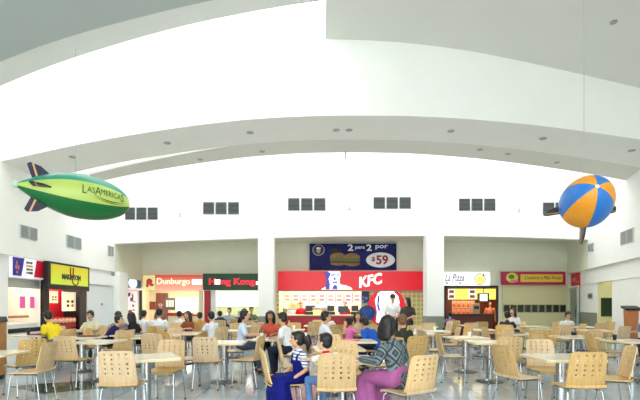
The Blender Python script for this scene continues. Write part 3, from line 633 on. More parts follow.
# ---- vents, sensors, downlights
VG = 'return air vents on the long bulkhead'
VP = mat('louvre_grey', (112, 118, 120), .5)
def vent(r, n, w_, h_, gap, dark=True):
    for i in range(n):
        x = (i - (n - 1) / 2) * (w_ + gap)
        fr = panel('frame', r, w_, h_, VP if dark else mat('vent_white', (196, 202, 202), .5), x=x, t=.03)
        b = MB().m(DARK if dark else mat('vent_slot', (150, 158, 160), .5))
        m = 9
        for k in range(m): b.box((x, -.006, h_ * (-.42 + .84 * k / (m - 1))), (w_ * .9, .012, h_ * .065), 0, .5)
        b.build('slat', fr)
for i, (pa, pb, ya, yb) in enumerate(((125, 157.5, 207.3, 219.5), (203, 239, 202, 214), (288, 325.5, 198, 210.3), (373.5, 411, 197, 208.6), (459, 495.5, 198.4, 210.6), (543, 580, 202.3, 213.8))):
    r = sroot('wall_vent', pa, ya, pb, yb, YB - .03, 'dark triple louvre vent on the long white bulkhead, ' + ['at the airship nose', 'second from the airship', 'third from the airship, over the pillar', 'third from the ball balloon', 'second from the ball balloon', 'half hidden by the ball balloon'][i], 'vent', VG)
    vent(r, 3, (r['_w'] - .1) / 3, r['_h'], .05)
for i, (px, py) in enumerate(((180, 214), (349.5, 207), (519, 210))):
    r = sroot('wall_sensor', px - 1.4, py - 2.4, px + 1.4, py + 2.4, YB - .06, 'small pale box on the long bulkhead, ' + ['near the airship nose', 'above the price banner', 'near the ball balloon'][i], 'sensor', 'pale boxes between the vents'); panel('case', r, .1, .16, mat('sensor_grey', (206, 210, 208), .5), t=.06); panel('cover', r, .06, .09, LIGHTMETAL, y=-.01, t=.02)
for i, (pa, pb, ya, yb) in enumerate(((20.5, 37.5, 226.5, 239), (67, 81.5, 236.4, 248.5), (108, 113.5, 246, 256))):
    r = lroot('wall_vent', pa, ya, pb, yb, XL + .03, 'pale double vent on the plain wall, ' + ['over the tricolour sign', 'over the yellow green sign', 'by the corner beside the long bulkhead'][i], 'vent', 'pale vents on the airship wall'); vent(r, 2, r['_w'] / 2 - .03, r['_h'], .05, False)
for i, (pa, pb, ya, yb) in enumerate(((621, 634.5, 230, 243.5), (589, 594.5, 243.5, 251))):
    y0, y1_ = RY(pb), RY(pa); ym = (y0 + y1_) / 2; r = root('wall_vent', (RW(ym, -.03), ym, (Zat(ya, ym) + Zat(yb, ym)) / 2), ang, ['pale double vent on the plain oblique wall', 'pale double vent by the corner behind the ball balloon'][i], 'vent', 'pale vents on the oblique wall')
    vent(r, 2, (y1_ - y0) / 2 - .04, Zat(ya, ym) - Zat(yb, ym), .05, False)
DL = mat('downlight_trim', (150, 152, 150), .4); n_ = 0
for px, py, dark, lab in ((72, 157, 0, 'over the airship tail'), (167, 143, 1, 'uphill of the airship nose'), (250, 132.5, 1, 'above the first pillar'), (336, 130, 0, 'first of the pair at the crown'), (349, 130, 1, 'second of the pair at the crown'), (451, 131, 1, 'above the second pillar'), (543, 138.5, 1, 'above the ball balloon'), (632, 150.5, 1, 'past the ball balloon by the oblique wall')):
    Y = 11.0
    for _ in range(30):
        x = (px - 320) / F * Y; Y = (Z1(x) - HC) * F / (YH - py)
    r = root('downlight', (x, Y, Z1(x) - .012), 0, 'recessed round downlight in the deep beam, ' + lab, 'downlight', 'downlights in the deep beam')
    b = MB().m(DL); b.lathe([(.06, 0), (.085, 0), (.09, .012), (.06, .012)], n=18); b.build('ring', r); b = MB().m(DARK if dark else DL); b.cyl((0, 0, .004), .061, .006, 16); b.build('lamp', r)
for px, py, lab in ((262, 151.5, 'toward the airship'), (200, 159.5, 'closest to the airship'), (480, 149.5, 'in the middle of that strip'), (508, 154, 'second from the oblique wall'), (557, 162.5, 'closest to the oblique wall')):
    Y = 12.4
    for _ in range(30):
        x = (px - 320) / F * Y; Y = (Z1(x) + .015 - HC) * F / (YH - py)
    r = root('downlight', (x, min(12.75, max(Y, 12.0)), Z1(x) + .004), 0, 'small downlight in the narrow second beam, ' + lab, 'downlight', 'downlights in the narrow beam')
    b = MB().m(DL); b.lathe([(.05, 0), (.08, 0), (.085, .01), (.05, .01)], n=14); b.build('ring', r); b = MB().m(VP); b.cyl((0, 0, .003), .052, .005, 14); b.build('lamp', r)
Y = 8.5; x = (614 - 320) / F * Y
for _ in range(30): x = (614 - 320) / F * Y; Y = (Z2(x) - HC) * F / (YH - 22)
r = root('downlight', (x, Y, Z2(x) - .012), 0, 'single dark downlight in the wide ceiling above the ball balloon', 'downlight'); b = MB().m(DL); b.lathe([(.05, 0), (.07, 0), (.075, .012), (.05, .012)], n=18); b.build('ring', r); b = MB().m(DARK); b.cyl((0, 0, .003), .051, .006, 16); b.build('lamp', r)
c = P(345.5, 0, 12.7); b = MB().m(LIGHTMETAL); b.tube([(c.x, 12.7, Z1(c.x) + .02), (c.x, 12.7, Z1(c.x) - .2)], .022, 8); tag(b.build('hanging_rod'), 'short grey rod hanging from the crown of the second beam', 'rod')
# ================================================================ airships
def airship(name, L, R, mats, sector, bulge=.56):
    """envelope along local +x (nose), sector(theta)->material index"""
    N, M = 48, 34; b = MB(); b.mats = mats
    def rad(t): 
        q = t ** .75 if t < bulge else 1
        return R * (math.sin(PI / 2 * (t / bulge)) ** .9 if t < bulge else math.sqrt(max(0, 1 - ((t - bulge) / (1 - bulge)) ** 2)) ** .95)
    rings = []
    for j in range(M + 1):
        t = .004 + .992 * (j / M); t = .5 - .5 * math.cos(PI * t) if True else t
        rings.append([b.bm.verts.new(Vector(((t - .5) * L, rad(t) * math.cos(2 * PI * i / N), rad(t) * math.sin(2 * PI * i / N)))) for i in range(N)])
    for a, c in zip(rings, rings[1:]):
        for i in range(N):
            b.cur = sector(360.0 * (i + .5) / N, 0); b._f([a[i], a[(i + 1) % N], c[(i + 1) % N], c[i]])
    b.cur = sector(90, 0); b._f(rings[0][::-1]); b._f(rings[-1])
    return b, rad
TEAL = mat('balloon_teal', (40, 150, 122), .35, spec=.5, bump=.25, nscale=5); LIME = mat('balloon_lime', (186, 210, 106), .35, bump=.25, nscale=5); GREEN = mat('balloon_green', (14, 108, 52), .35, bump=.25, nscale=5)
ORANGE = mat('balloon_orange', (240, 158, 40), .4, bump=.3, nscale=6); BLUE = mat('balloon_blue', (40, 120, 206), .4, bump=.3, nscale=6)
FIN = mat('fin_navy', (30, 26, 60), .4); FINL = mat('fin_stripe', (220, 170, 120), .5)
def fins(r, L, R, skip=(), sc=1.0):
    for k in range(4):
        if k in skip: continue
        M = Matrix.Rotation(PI / 2 * k, 4, 'X'); b = MB().m(FIN); x0 = -L / 2
        pts = [(x0 + .27, 0, .12), (x0 + .17, 0, .38), (x0 + .21, 0, .42), (x0 + .37, 0, .385), (x0 + .56, 0, .24)]
        pts = [(p[0], 0, p[2] * sc) for p in pts]
        b.prism([M @ Vector((p[0], -.012, p[2])) for p in pts], M @ Vector((0, .024, 0)) - M @ Vector((0, 0, 0)))
        f = b.build('tail_fin', r)
        b = MB().m(FINL); q = [(a_, 0, c_ * sc) for a_, _, c_ in [(x0 + .315, 0, .17), (x0 + .24, 0, .405), (x0 + .265, 0, .41), (x0 + .345, 0, .18)]]
        b.prism([M @ Vector((p[0], -.016, p[2])) for p in q], M @ Vector((0, .032, 0)) - M @ Vector((0, 0, 0))); b.build('fin_stripe', f)
L1, R1 = 1.84, .395
c = P(75.5, 195.5, 8.0)
r = root('airship_balloon', c, 0, 'green and lime airship balloon with dark tail fins and lettering', 'balloon'); yaw, pit = math.radians(40), math.radians(3)
r.rotation_euler = Euler((0, pit, yaw))
# local +y is the far side after yaw; the near side is -y (180 deg)
def sec(th, _):
    e = th if th <= 180 else th - 360          # 0 far, 90 top, 180 near
    if 28 < th < 152: return 0
    if 152 <= th <= 200 or th <= 28 or th >= 340: return 1
    return 2
b, rad1 = airship('env', L1, R1, [TEAL, LIME, GREEN], sec); b.build('envelope', r, smooth=True)
fins(r, L1, R1)
b = MB().m(mat('tail_cap', (190, 214, 200), .4)); b.ell((-L1 / 2 + .03, 0, 0), (.05, .06, .06), 14); b.build('tail_cap', r, smooth=True)
def wrap(me, x0, th0, lift=.006):               # lettering laid on the near side of the envelope
    for v in me.vertices:
        x = x0 + v.co.x; t = min(.995, max(.005, x / L1 + .5)); rr_ = rad1(t); th = math.radians(th0) - v.co.z / max(rr_, .12)
        d = rr_ + lift
        v.co = Vector((x, d * math.cos(th), d * math.sin(th)))
    return me
INK = mat('ink_forest', (16, 74, 46), .5)
for body, w_, h_, x0, th in (('L', .07, .15, .06, 172), ('AS', .12, .1, .16, 171), ('A', .1, .15, .275, 170), ('MERICA', .36, .1, .505, 170), ('S', .06, .14, .715, 170)):
    cu = text_mesh(body, w_, h_, extrude=0); bm_ = bmesh.new(); bm_.from_mesh(cu); bmesh.ops.subdivide_edges(bm_, edges=bm_.edges, cuts=1); bm_.to_mesh(cu); bm_.free()
    wrap(cu, x0, th); cu.materials.clear(); cu.materials.append(INK); cu.name = 'lettering'; o = bpy.data.objects.new('lettering', cu); COL.objects.link(o); o.parent = r
for k, (mt, dz) in enumerate(((INK, .0), (mat('swoosh_brown', (150, 110, 40), .5), .03))):
    b = MB().m(mt); seg = []
    for i in range(17):
        u = i / 16; x = .2 + .56 * u; z = -.085 - dz - .05 * math.sin(PI * u) ; t = x / L1 + .5; rr_ = rad1(min(.99, t)) + .007
        tk = .016 * math.sin(PI * (u * .9 + .05)); row = []
        for zz in (z - tk / 2, z + tk / 2):
            th = math.radians(170) - zz / rr_; row.append(Vector((x, rr_ * math.cos(th), rr_ * math.sin(th))))
        seg.append(row)
    b.loft(seg, caps=False, closed=False); b.build('swoosh', r)
b = MB().m(mat('wire_grey', (170, 174, 174), .5)); top = c + Vector((.0, .0, R1 * .98)); b.tube([top, (c.x, c.y, ZD(c.x) + .25)], .004, 5, rnd=False)
tag(b.build('suspension_wire'), 'thin wire holding the green airship balloon under the ceiling lip', 'wire')
c = P(585.5, 203.5, 7.2)
r = root('airship_balloon', c, 0, 'orange and blue gored airship balloon seen nose on', 'balloon')
vr = (Vector((0, 0, HC)) - c).normalized()
nose = (P(599, 184, 6.55) - P(585.5, 203.5, 7.15)).normalized()
r.rotation_euler = nose.to_track_quat('X', 'Z').to_euler()
L2, R2 = 1.15, .385
b, rad2 = airship('env', L2, R2, [ORANGE, BLUE], lambda th, _: int(((th + 33) % 360) // 60) % 2, .5); b.build('envelope', r, smooth=True); fins(r, L2, R2, (), 1.3)
b = MB().m(WHITE); b.ell((L2 / 2 - .01, 0, 0), (.02, .035, .035), 12); b.build('nose_cap', r, smooth=True)
b = MB().m(mat('wire_grey', (170, 174, 174), .5)); q = P(584, 180, 7.2); b.tube([q, (q.x, q.y, Z2(q.x) + .05)], .004, 5, rnd=False); tag(b.build('suspension_wire'), 'thin wire holding the orange and blue airship balloon', 'wire')

# ================================================================ chairs and tables
def chair_meshes():
    th = .013
    # backrest with 4 x 5 punched holes
    us = [-.5, -.34, -.12, .0, .12, .34, .5]
    W0, W1 = .415, .385; z0, z1 = .47, .85
    def pos(u, v, s):                     # u across, v 0..1 up
        wd = W0 + (W1 - W0) * v; x = u * wd
        c = .035 * (u * 2) ** 2
        y = -.205 - .075 * v + c + (.012 * (1 - v) ** 6) + s * th / 2
        # soft upper corners
        zz = z0 + (z1 - z0) * v - (.03 * max(0, (abs(u) * 2 - .72) / .28) ** 2 if v > .9 else 0)
        return Vector((x, y, zz))
    ucols = [-.5, -.395, -.1975, 0, .1975, .395, .5]
    cols = [(-.5, -.40, 0), (-.40, -.20, 1), (-.20, 0, 1), (0, .20, 1), (.20, .40, 1), (.40, .5, 0)]
    rows = [(0, .13, 0), (.13, .26, 0)] + [(.26 + .14 * i, .26 + .14 * (i + 1), 1) for i in range(5)] + [(.96, 1, 0)]
    b = MB().m(WOOD); cache = {}
    def V(u, v, s):
        k = (round(u, 4), round(v, 4), s)
        if k not in cache: cache[k] = b.bm.verts.new(pos(u, v, s))
        return cache[k]
    for ua, ub, uh in cols:
        for va, vb, vh in rows:
            um, vm = (ua + ub) / 2, (va + vb) / 2
            outer = [(ua, va), (um, va), (ub, va), (ub, vm), (ub, vb), (um, vb), (ua, vb), (ua, vm)]
            for s in (1, -1):
                o = [V(*p, s) for p in outer]
                if uh and vh:
                    hu, hv = .0125 / .4, .0125 / (z1 - z0); inner = []
                    for (pu, pv) in outer:
                        a = math.atan2(pv - vm, pu - um); a = round(math.atan2((pv > vm + 1e-6) - (pv < vm - 1e-6), (pu > um + 1e-6) - (pu < um - 1e-6)) / (PI / 4)) * PI / 4
                        inner.append(V(um + hu * math.cos(a), vm + hv * math.sin(a), s))
                    for i in range(8): b._f([o[i], o[(i + 1) % 8], inner[(i + 1) % 8], inner[i]])
                    if s == 1: keep = inner
                    else:
                        for i in range(8): b._f([keep[i], keep[(i + 1) % 8], inner[(i + 1) % 8], inner[i]])
                else: b._f(o)
    edge = [(u[0], 0) for u in cols] + [(.5, 0)]
    def rim(path):
        for p, q in zip(path, path[1:]): b._f([V(*p, 1), V(*q, 1), V(*q, -1), V(*p, -1)])
    def path(fix, seq, horiz): return [(q, fix) if horiz else (fix, q) for q in seq]
    sx = sorted({round(x, 4) for c in cols for x in (c[0], (c[0] + c[1]) / 2, c[1])}); sv = sorted({round(x, 4) for c in rows for x in (c[0], (c[0] + c[1]) / 2, c[1])})
    rim(path(0, sx, True)); rim(path(1, sx, True)); rim(path(-.5, sv, False)); rim(path(.5, sv, False))
    back = b.mesh('backrest', True)
    # seat: flat shell with rolled front edge and an upturn that meets the backrest
    prof = [(-.206, .482), (-.2, .463), (-.175, .45), (-.1, .445), (.1, .449), (.18, .45), (.205, .442), (.215, .425)]
    b = MB().m(WOOD); rings = []
    for y, z in prof:
        hw = .21 if y < .17 else .2
        rings.append([Vector((x, y, z + .008 * (x / .2) ** 2)) for x in (-hw, -hw / 2, 0, hw / 2, hw)] + [Vector((x, y, z - th + .008 * (x / .2) ** 2)) for x in (hw, hw / 2, 0, -hw / 2, -hw)])
    b.loft(rings); seat = b.mesh('seat', True)
    legs = []
    for sx_ in (-1, 1):
        for sy in (-1, 1):
            b = MB().m(CHROME); b.tube([(sx_ * .165, sy * .14, .425), (sx_ * .185, sy * .165, .40), (sx_ * .205, sy * (.2 if sy > 0 else .225), .012)], .0095, 8, rnd=False)
            b.m(BLACK); b.cyl((sx_ * .205, sy * (.2 if sy > 0 else .225), 0), .014, .02, 8); legs.append(b.mesh('leg', True))
    b = MB().m(CHROME)
    b.tube([(-.165, -.14, .425), (-.165, .14, .425)], .011, 6); b.tube([(.165, -.14, .425), (.165, .14, .425)], .011, 6); b.tube([(-.165, -.05, .422), (.165, -.05, .422)], .01, 6); b.tube([(-.165, .1, .422), (.165, .1, .422)], .01, 6)
    return back, seat, legs, b.mesh('seat_frame', True)
CH = chair_meshes()
CHAIRS = []; TABLES = []; HIPS = []
def chair(x, y, rz, label, group=None):
    r = root('cafeteria_chair', (x, y, 0), rz, label, 'chair', group)
    for nm, me in [('backrest', CH[0]), ('seat', CH[1]), ('seat_frame', CH[3])] + [('leg', m_) for m_ in CH[2]]:
        o = bpy.data.objects.new(nm, me); COL.objects.link(o); o.parent = r
    CHAIRS.append((x, y)); return r
TOPM = mat('cream_laminate', (244, 239, 224), .18, spec=.6); EDGE = mat('maple_edge', (226, 208, 160), .4)
def table_meshes():
    h, c = .37, .05; pts = []
    for (sx, sy, a0) in ((1, 1, 0), (-1, 1, 90), (-1, -1, 180), (1, -1, 270)):
        for k in range(5):
            a = math.radians(a0 + 22.5 * k); pts.append((sx * (h - c) + c * math.cos(a), sy * (h - c) + c * math.sin(a)))
    b = MB().m(EDGE); b.loft([[Vector((x, y, .675)) for x, y in pts], [Vector((x, y, .701)) for x, y in pts]]); b.m(TOPM); b.loft([[Vector((x, y, .7011)) for x, y in pts], [Vector((x * .994, y * .994, .705)) for x, y in pts]])
    top = b.mesh('tabletop')
    b = MB().m(STEEL); b.lathe([(.09, .02), (.062, .05), (.06, .62), (.06, .66)], n=18); col = b.mesh('column', True)
    b = MB().m(DARK); b.box((0, 0, .666), (.34, .05, .017)); b.box((0, 0, .666), (.05, .34, .017)); mount = b.mesh('mounting_plate')
    b = MB().m(mat('base_bronze', (58, 62, 64), .3, .6)); b.lathe([(.235, 0), (.235, .008), (.19, .02), (.1, .026)], n=26); base = b.mesh('base', True)
    return top, col, mount, base
TM = table_meshes()
def table(px, s, rz, sides, phrase, label):
    Y = F / s; x = (px - 320) / F * Y
    x0, y0 = x, Y
    for _ in range(40 if len(TABLES) > 2 else 0):
        mx = my = 0
        for lst, dm in (([h_[:2] for h_ in HIPS], .66), (CHAIRS, .57), ([t_[:2] for t_ in TABLES], 1.15)):
            for ox, oy in lst:
                d = math.hypot(x - ox, Y - oy)
                if 1e-4 < d < dm: mx += (x - ox) / d * (dm - d) * .5; my += (Y - oy) / d * (dm - d) * .5
        x += mx; Y += my
        if abs(mx) + abs(my) < 1e-3: break
    if math.hypot(x - x0, Y - y0) > .25: print('TABLE moved', phrase, round(x - x0, 2), round(Y - y0, 2))
    for hx, hy, nm in HIPS:
        d = math.hypot(hx - x, hy - Y)
        if d < .5: print('TABLE', phrase, 'close to', nm, round(d, 2))
    for tx, ty, ph in TABLES:
        if math.hypot(tx - x, ty - Y) < 1.0: print('TABLES close', phrase, ph)
    r = root('cafeteria_table', (x, Y, 0), math.radians(rz), label, 'table', None)
    for nm, me in zip(('tabletop', 'column', 'mounting_plate', 'base'), TM):
        o = bpy.data.objects.new(nm, me); COL.objects.link(o); o.parent = r
    TABLES.append((x, Y, phrase)); r['_s'] = sides; r['_p'] = phrase; r['_rz'] = rz
    return r
SIDE = {'N': (0, 1, 180, 'on the counter side of'), 'S': (0, -1, 0, 'on the entrance side of'), 'E': (1, 0, 90, 'on the balloon side of'), 'W': (-1, 0, -90, 'on the airship side of')}
WHICH = {'N': 'facing the hall entrance', 'S': 'facing the counters', 'E': 'facing the airship wall', 'W': 'facing the balloon wall'}
def table_chairs(r):
    for ch in r['_s']:
        dx, dy, a, txt = SIDE[ch]; rz = math.radians(r['_rz']); d = .62 + random.uniform(-.08, .1)
        l = random.uniform(-.05, .05); vx, vy = dx * d - dy * l, dy * d + dx * l
        x = r.location.x + vx * math.cos(rz) - vy * math.sin(rz); y = r.location.y + vx * math.sin(rz) + vy * math.cos(rz)
        if any(math.hypot(x - a_, y - b_) < .53 for a_, b_ in CHAIRS) or any(math.hypot(x - t[0], y - t[1]) < .53 for t in TABLES) or any(math.hypot(x - h_[0], y - h_[1]) < .68 for h_ in HIPS): continue
        if x < XL + .5 or x > RW(y) - .35: continue
        chair(x, y, math.radians(a + random.uniform(-14, 14)) + rz, 'pale plywood chair ' + txt + ' ' + r['_p'], None)
# ================================================================ people
def remesh(mb, name, voxel, smooth=4):
    me = mb.mesh(name); o = bpy.data.objects.new('tmp', me); COL.objects.link(o)
    m = o.modifiers.new('r', 'REMESH'); m.mode = 'VOXEL'; m.voxel_size = voxel
    s = o.modifiers.new('s', 'SMOOTH'); s.iterations = smooth; s.factor = .5
    dg = bpy.context.evaluated_depsgraph_get(); dg.update()
    out = bpy.data.meshes.new_from_object(o.evaluated_get(dg)); bpy.data.objects.remove(o); bpy.data.meshes.remove(me)
    out.name = name; out.polygons.foreach_set('use_smooth', [True] * len(out.polygons)); return out
SKINS = {'a': (206, 158, 124), 'b': (184, 132, 98), 'c': (222, 178, 148)}
def cloth(c): return mat('cloth_%d_%d_%d' % c, c, .85, noise=.12, nscale=9, spec=.2)
HAIRC = {'black': (22, 19, 20), 'brown': (58, 38, 28), 'light': (120, 84, 52)}
def person(label, px, s, rot, k=1.0, pose='sit', shirt=(230, 230, 232), legs=(50, 54, 70), sleeve=.45, lean=.1, side=0., hy=0, hp=0, arms=None, hair='short', hairc='black', skin='a', skirt=False, vox=.017, group=None, chair_label=None, seat=True, shirt_mat=None, legs_mat=None, collar=None, dx=0, leg_yaw=0, knees=None, cap=None):
    if pose == 'sit' and s < 80: k *= .9
    Y = F / s; X = (px - 320) / F * Y; rz = math.radians(rot)
    HIPS.append((X, Y, label))
    r = root('person', (X, Y, 0), rz, label, 'person', group)
    if pose == 'sit' and seat:
        # the hips sit a little forward of the seat's middle
        chair(X + .085 * math.sin(rz), Y - .085 * math.cos(rz), rz, chair_label or ('pale plywood chair under the ' + ' '.join(label.split()[:10])))
    P0 = Vector((0, 0, .455 + .105 * k)) if pose == 'sit' else Vector((0, 0, .92 * k))
    D = Vector((math.sin(side), math.sin(lean) * math.cos(side), math.cos(lean) * math.cos(side)))
    R_ = Vector((math.cos(side), 0, -math.sin(side))); FW = D.cross(R_) * -1
    FW = R_.cross(D) * -1 if (R_.cross(D)).y < 0 else R_.cross(D)
    def T(a, f, u): return P0 + (R_ * a + FW * f + D * u) * k
    neck = T(0, .005, .53); headc = neck + (D * .07 + Vector((0, .03, .125))) * k
    Mh = Matrix.Translation(headc) @ Matrix.Rotation(math.radians(hy), 4, 'Z') @ Matrix.Rotation(math.radians(hp), 4, 'X') @ Matrix.Scale(k ** .45, 4)
    H3 = Mh.to_3x3()
    def hd(b, c, rr, n=14): b.ell(Mh @ Vector(c), rr, n, H3)
    sh = [T(-.175, 0, .45), T(.175, 0, .45)]; hip = [P0 + Vector((-.09, 0, 0)) * k, P0 + Vector((.09, 0, 0)) * k]
    if pose == 'sit':
        kn = [h_ + Matrix.Rotation(leg_yaw, 3, 'Z') @ Vector((q * .05, .43 * k, .0)) for h_, q in zip(hip, (-1, 1))]
        if knees: kn = [Vector(q) for q in knees]
        an = [Vector((q.x * 1.05, q.y - .02 + (.03 if i else -.06), .085)) for i, q in enumerate(kn)]
        fw = Vector((0, .17, -.045)) * k
    else:
        kn = [h_ + Vector((q * .02, .02, -.43 * k)) for h_, q in zip(hip, (-1, 1))]; an = [Vector((q.x * 1.1, -.01 + (.05 if i else -.04), .085)) for i, q in enumerate(kn)]; fw = Vector((0, .17, -.045)) * k
    if arms is None:
        if pose == 'sit': ua = (.757 - P0.z) / k; arms = [((-.25, .13, ua), (-.13, .36, ua)), ((.25, .13, ua), (.13, .36, ua))]
        else: arms = [((-.25, -.03, .18), (-.25, .08, -.05)), ((.25, -.03, .18), (.25, .08, -.05))]
    A = [(sh[i], P0 + Vector(arms[i][0]) * k, P0 + Vector(arms[i][1]) * k) for i in (0, 1)]
    SK = mat('skin_' + skin, SKINS[skin], .55, spec=.3); HR = mat('hair_' + hairc, HAIRC[hairc], .5, noise=.3, nscale=30)
    # -- body
    b = MB().m(SK)
    spine = [T(0, .0, -.05), T(0, .0, .06), T(0, .01, .2), T(0, .01, .34), T(0, 0, .44), T(0, 0, .5)]
    b.tube(spine, [(.155 * k, .11 * k), (.145 * k, .105 * k), (.125 * k, .09 * k), (.15 * k, .105 * k), (.15 * k, .085 * k), (.07 * k, .065 * k)], 16, R_)
    b.tube([T(0, 0, .47), neck, headc + D * -.03], [.062 * k, .052 * k, .052 * k], 12)
    hd(b, (0, -.012, .03), (.076, .094, .092), 18); hd(b, (0, .028, -.035), (.06, .062, .075)); hd(b, (0, .06, -.088), (.026, .024, .024), 10)
    b.tube([Mh @ Vector((0, .084, .02)), Mh @ Vector((0, .106, -.022))], [.010, .016], 8, R_); hd(b, (0, .082, -.055), (.024, .012, .011), 10); hd(b, (0, .078, .035), (.05, .014, .012), 10)
    for q in (-1, 1): hd(b, (q * .078, -.008, -.004), (.012, .022, .032), 8)
    for i in (0, 1):
        a0, a1, a2 = A[i]; b.tube([a0, (a0 + a1) / 2, a1], [.054 * k, .048 * k, .04 * k], 10); b.tube([a1, (a1 * 2 + a2) / 3, a2], [.04 * k, .041 * k, .028 * k], 10)
        b.tube([hip[i], (hip[i] + kn[i]) / 2, kn[i]], [.088 * k, .078 * k, .056 * k], 12); b.tube([kn[i], kn[i] * .6 + an[i] * .4, an[i]], [.054 * k, .052 * k, .036 * k], 10); b.tube([an[i], an[i] + fw], [.036 * k, .028 * k], 8)
    body = remesh(b, 'body', vox)
    # hands: palm, four bent fingers of unequal length, a thumb off the side of the palm
    bm = bmesh.new(); bm.from_mesh(body); hb = MB(); hb.bm.free(); hb.bm = bm; hb.cur = 0
    for i in (0, 1):
        e, wv = A[i][1], A[i][2]; f = (wv - e).normalized(); n = Vector((0, 0, -1)); n = (n - f * f.dot(n)); n = n.normalized() if n.length > .15 else Vector((0, 1, 0)).cross(f).normalized(); sd = f.cross(n)
        inn = -1 if (sd.x > 0) == (i == 1) else 1
        hb.tube([wv - f * .02 * k, wv + f * .035 * k, wv + f * .085 * k], [(.03 * k, .02 * k), (.04 * k, .017 * k), (.04 * k, .013 * k)], 10, sd)
        for j, ln in enumerate((.066, .076, .07, .054)):
            o_ = wv + f * .085 * k + sd * inn * (.03 - .02 * j) * k; l_ = ln * k; p1 = o_ + (f * .95 + n * .2) * l_ * .45; p2 = p1 + (f * .8 + n * .6) * l_ * .3; p3 = p2 + (f * .5 + n * .85) * l_ * .25
            hb.tube([o_ - f * .02 * k, p1, p2, p3], [.0095 * k, .009 * k, .008 * k, .0065 * k], 6)
        o_ = wv + f * .03 * k + sd * inn * .034 * k; p1 = o_ + (f * .6 + sd * inn * .75 + n * .2) * .035 * k; p2 = p1 + (f * .9 + sd * inn * .2 + n * .4) * .03 * k
        hb.tube([o_ - sd * inn * .015 * k, p1, p2], [.013 * k, .0105 * k, .0085 * k], 6)
    bm.to_mesh(body); bm.free(); body.materials.clear()
    body.materials.append(SK); body.materials.append(mat('eye_dark', (26, 18, 16), .3)); body.materials.append(mat('lip_rose', (160, 82, 76), .5)); body.materials.append(HR); body.materials.append(mat('eye_white', (232, 228, 222), .3))
    Mi = Mh.inverted()
    for p in body.polygons:
        q = Mi @ p.center; p.use_smooth = True; p.material_index = 0
        if q.y > .055 and abs(q.z) < .14:
            e = (abs(q.x) - .031); ez = q.z - .012
            if e * e + ez * ez * 2 < .00006: p.material_index = 1
            elif e * e * .5 + ez * ez * 2.2 < .00013: p.material_index = 4
            elif abs(q.x) < .026 and abs(q.z + .055) < .0095: p.material_index = 2
            elif .012 < abs(q.x) < .05 and abs(q.z - .036) < .006: p.material_index = 3
    ob = bpy.data.objects.new('body', body); COL.objects.link(ob); ob.parent = r
    def add(me, nm, mt):
        me.materials.clear(); me.materials.append(mt); o = bpy.data.objects.new(nm, me); COL.objects.link(o); o.parent = r; return o
    # -- shirt
    g = .016; b = MB()
    b.tube(spine[:-1] + [T(0, 0, .49)], [((.158 + g) * k, (.112 + g) * k), ((.148 + g) * k, (.11 + g) * k), ((.13 + g) * k, (.095 + g) * k), ((.152 + g) * k, (.108 + g) * k), ((.152 + g) * k, (.088 + g) * k), ((.072 + g) * k, (.067 + g) * k)], 16, R_)
    for i in (0, 1):
        a0, a1, a2 = A[i]; g2 = .014
        if sleeve <= .5: b.tube([a0, a0.lerp(a1, sleeve * 1.7)], [(.058 + g2) * k, (.056 + g2) * k], 12)
        else: b.tube([a0, (a0 + a1) / 2, a1], [(.056 + g2) * k, (.05 + g2) * k, (.044 + g2) * k], 12); b.tube([a1, a1.lerp(a2, .93)], [(.044 + g2) * k, (.034 + g2) * k], 12)
    add(remesh(b, 'shirt', vox, 3), 'shirt', shirt_mat or cloth(shirt))
    if collar:
        b = MB(); b.tube([T(0, 0, .475), T(0, .0, .505)], [(.105 * k, .09 * k), (.082 * k, .076 * k)], 14, R_); add(b.mesh('collar', True), 'collar', cloth(collar))
    # -- trousers or skirt
    b = MB(); LM = legs_mat or cloth(legs)
    if skirt:
        mid = [(hip[0] + hip[1]) / 2, (kn[0] + kn[1]) / 2]; dv = mid[1] - mid[0]
        wk = (kn[1] - kn[0]).length / 2 + .09 * k
        b.tube([T(0, 0, .1), T(0, .0, .02), mid[0] + dv * .35, mid[0] + dv * .8, mid[1] + Vector((0, .05, -.02)) * k, mid[1] + Vector((0, .07, -.22)) * k, mid[1] + Vector((0, .05, -.4)) * k], [(.165 * k, .13 * k), (.2 * k, .14 * k), (.21 * k, .11 * k), (wk, .1 * k), (wk + .03, .12 * k), (wk + .06, .17 * k), (wk + .07, .19 * k)], 18, R_)
        for i in (0, 1): b.tube([hip[i], kn[i]], [.12 * k, .085 * k], 12); b.tube([kn[i], kn[i].lerp(an[i], .86)], [.09 * k, .1 * k], 12)
    else:
        b.tube([T(0, 0, .08), T(0, 0, -.03)], [(.165 * k, .122 * k), (.168 * k, .125 * k)], 16, R_)
        for i in (0, 1): b.tube([hip[i], (hip[i] + kn[i]) / 2, kn[i]], [.106 * k, .094 * k, .073 * k], 12); b.tube([kn[i], kn[i].lerp(an[i], .9)], [.07 * k, .056 * k], 12)
    add(remesh(b, 'skirt' if skirt else 'trousers', vox, 3), 'skirt' if skirt else 'trousers', LM)
    for i in (0, 1):
        b = MB(); b.ell(an[i] + fw * .5 + Vector((0, 0, -.022)), (.045 * k, .13 * k, .05 * k), 12); me = b.mesh('shoe', True)
        for v in me.vertices: v.co.z = max(v.co.z, .004)
        add(me, 'shoe', BLACK)
    # -- hair
    b = MB()
    hd(b, (0, -.028, .042), (.086, .094, .09), 20); hd(b, (0, -.04, -.02), (.08, .075, .075)); hd(b, (0, .03, .088), (.062, .05, .03))
    for q in (-1, 1): hd(b, (q * .07, -.01, .03), (.02, .05, .05), 10)
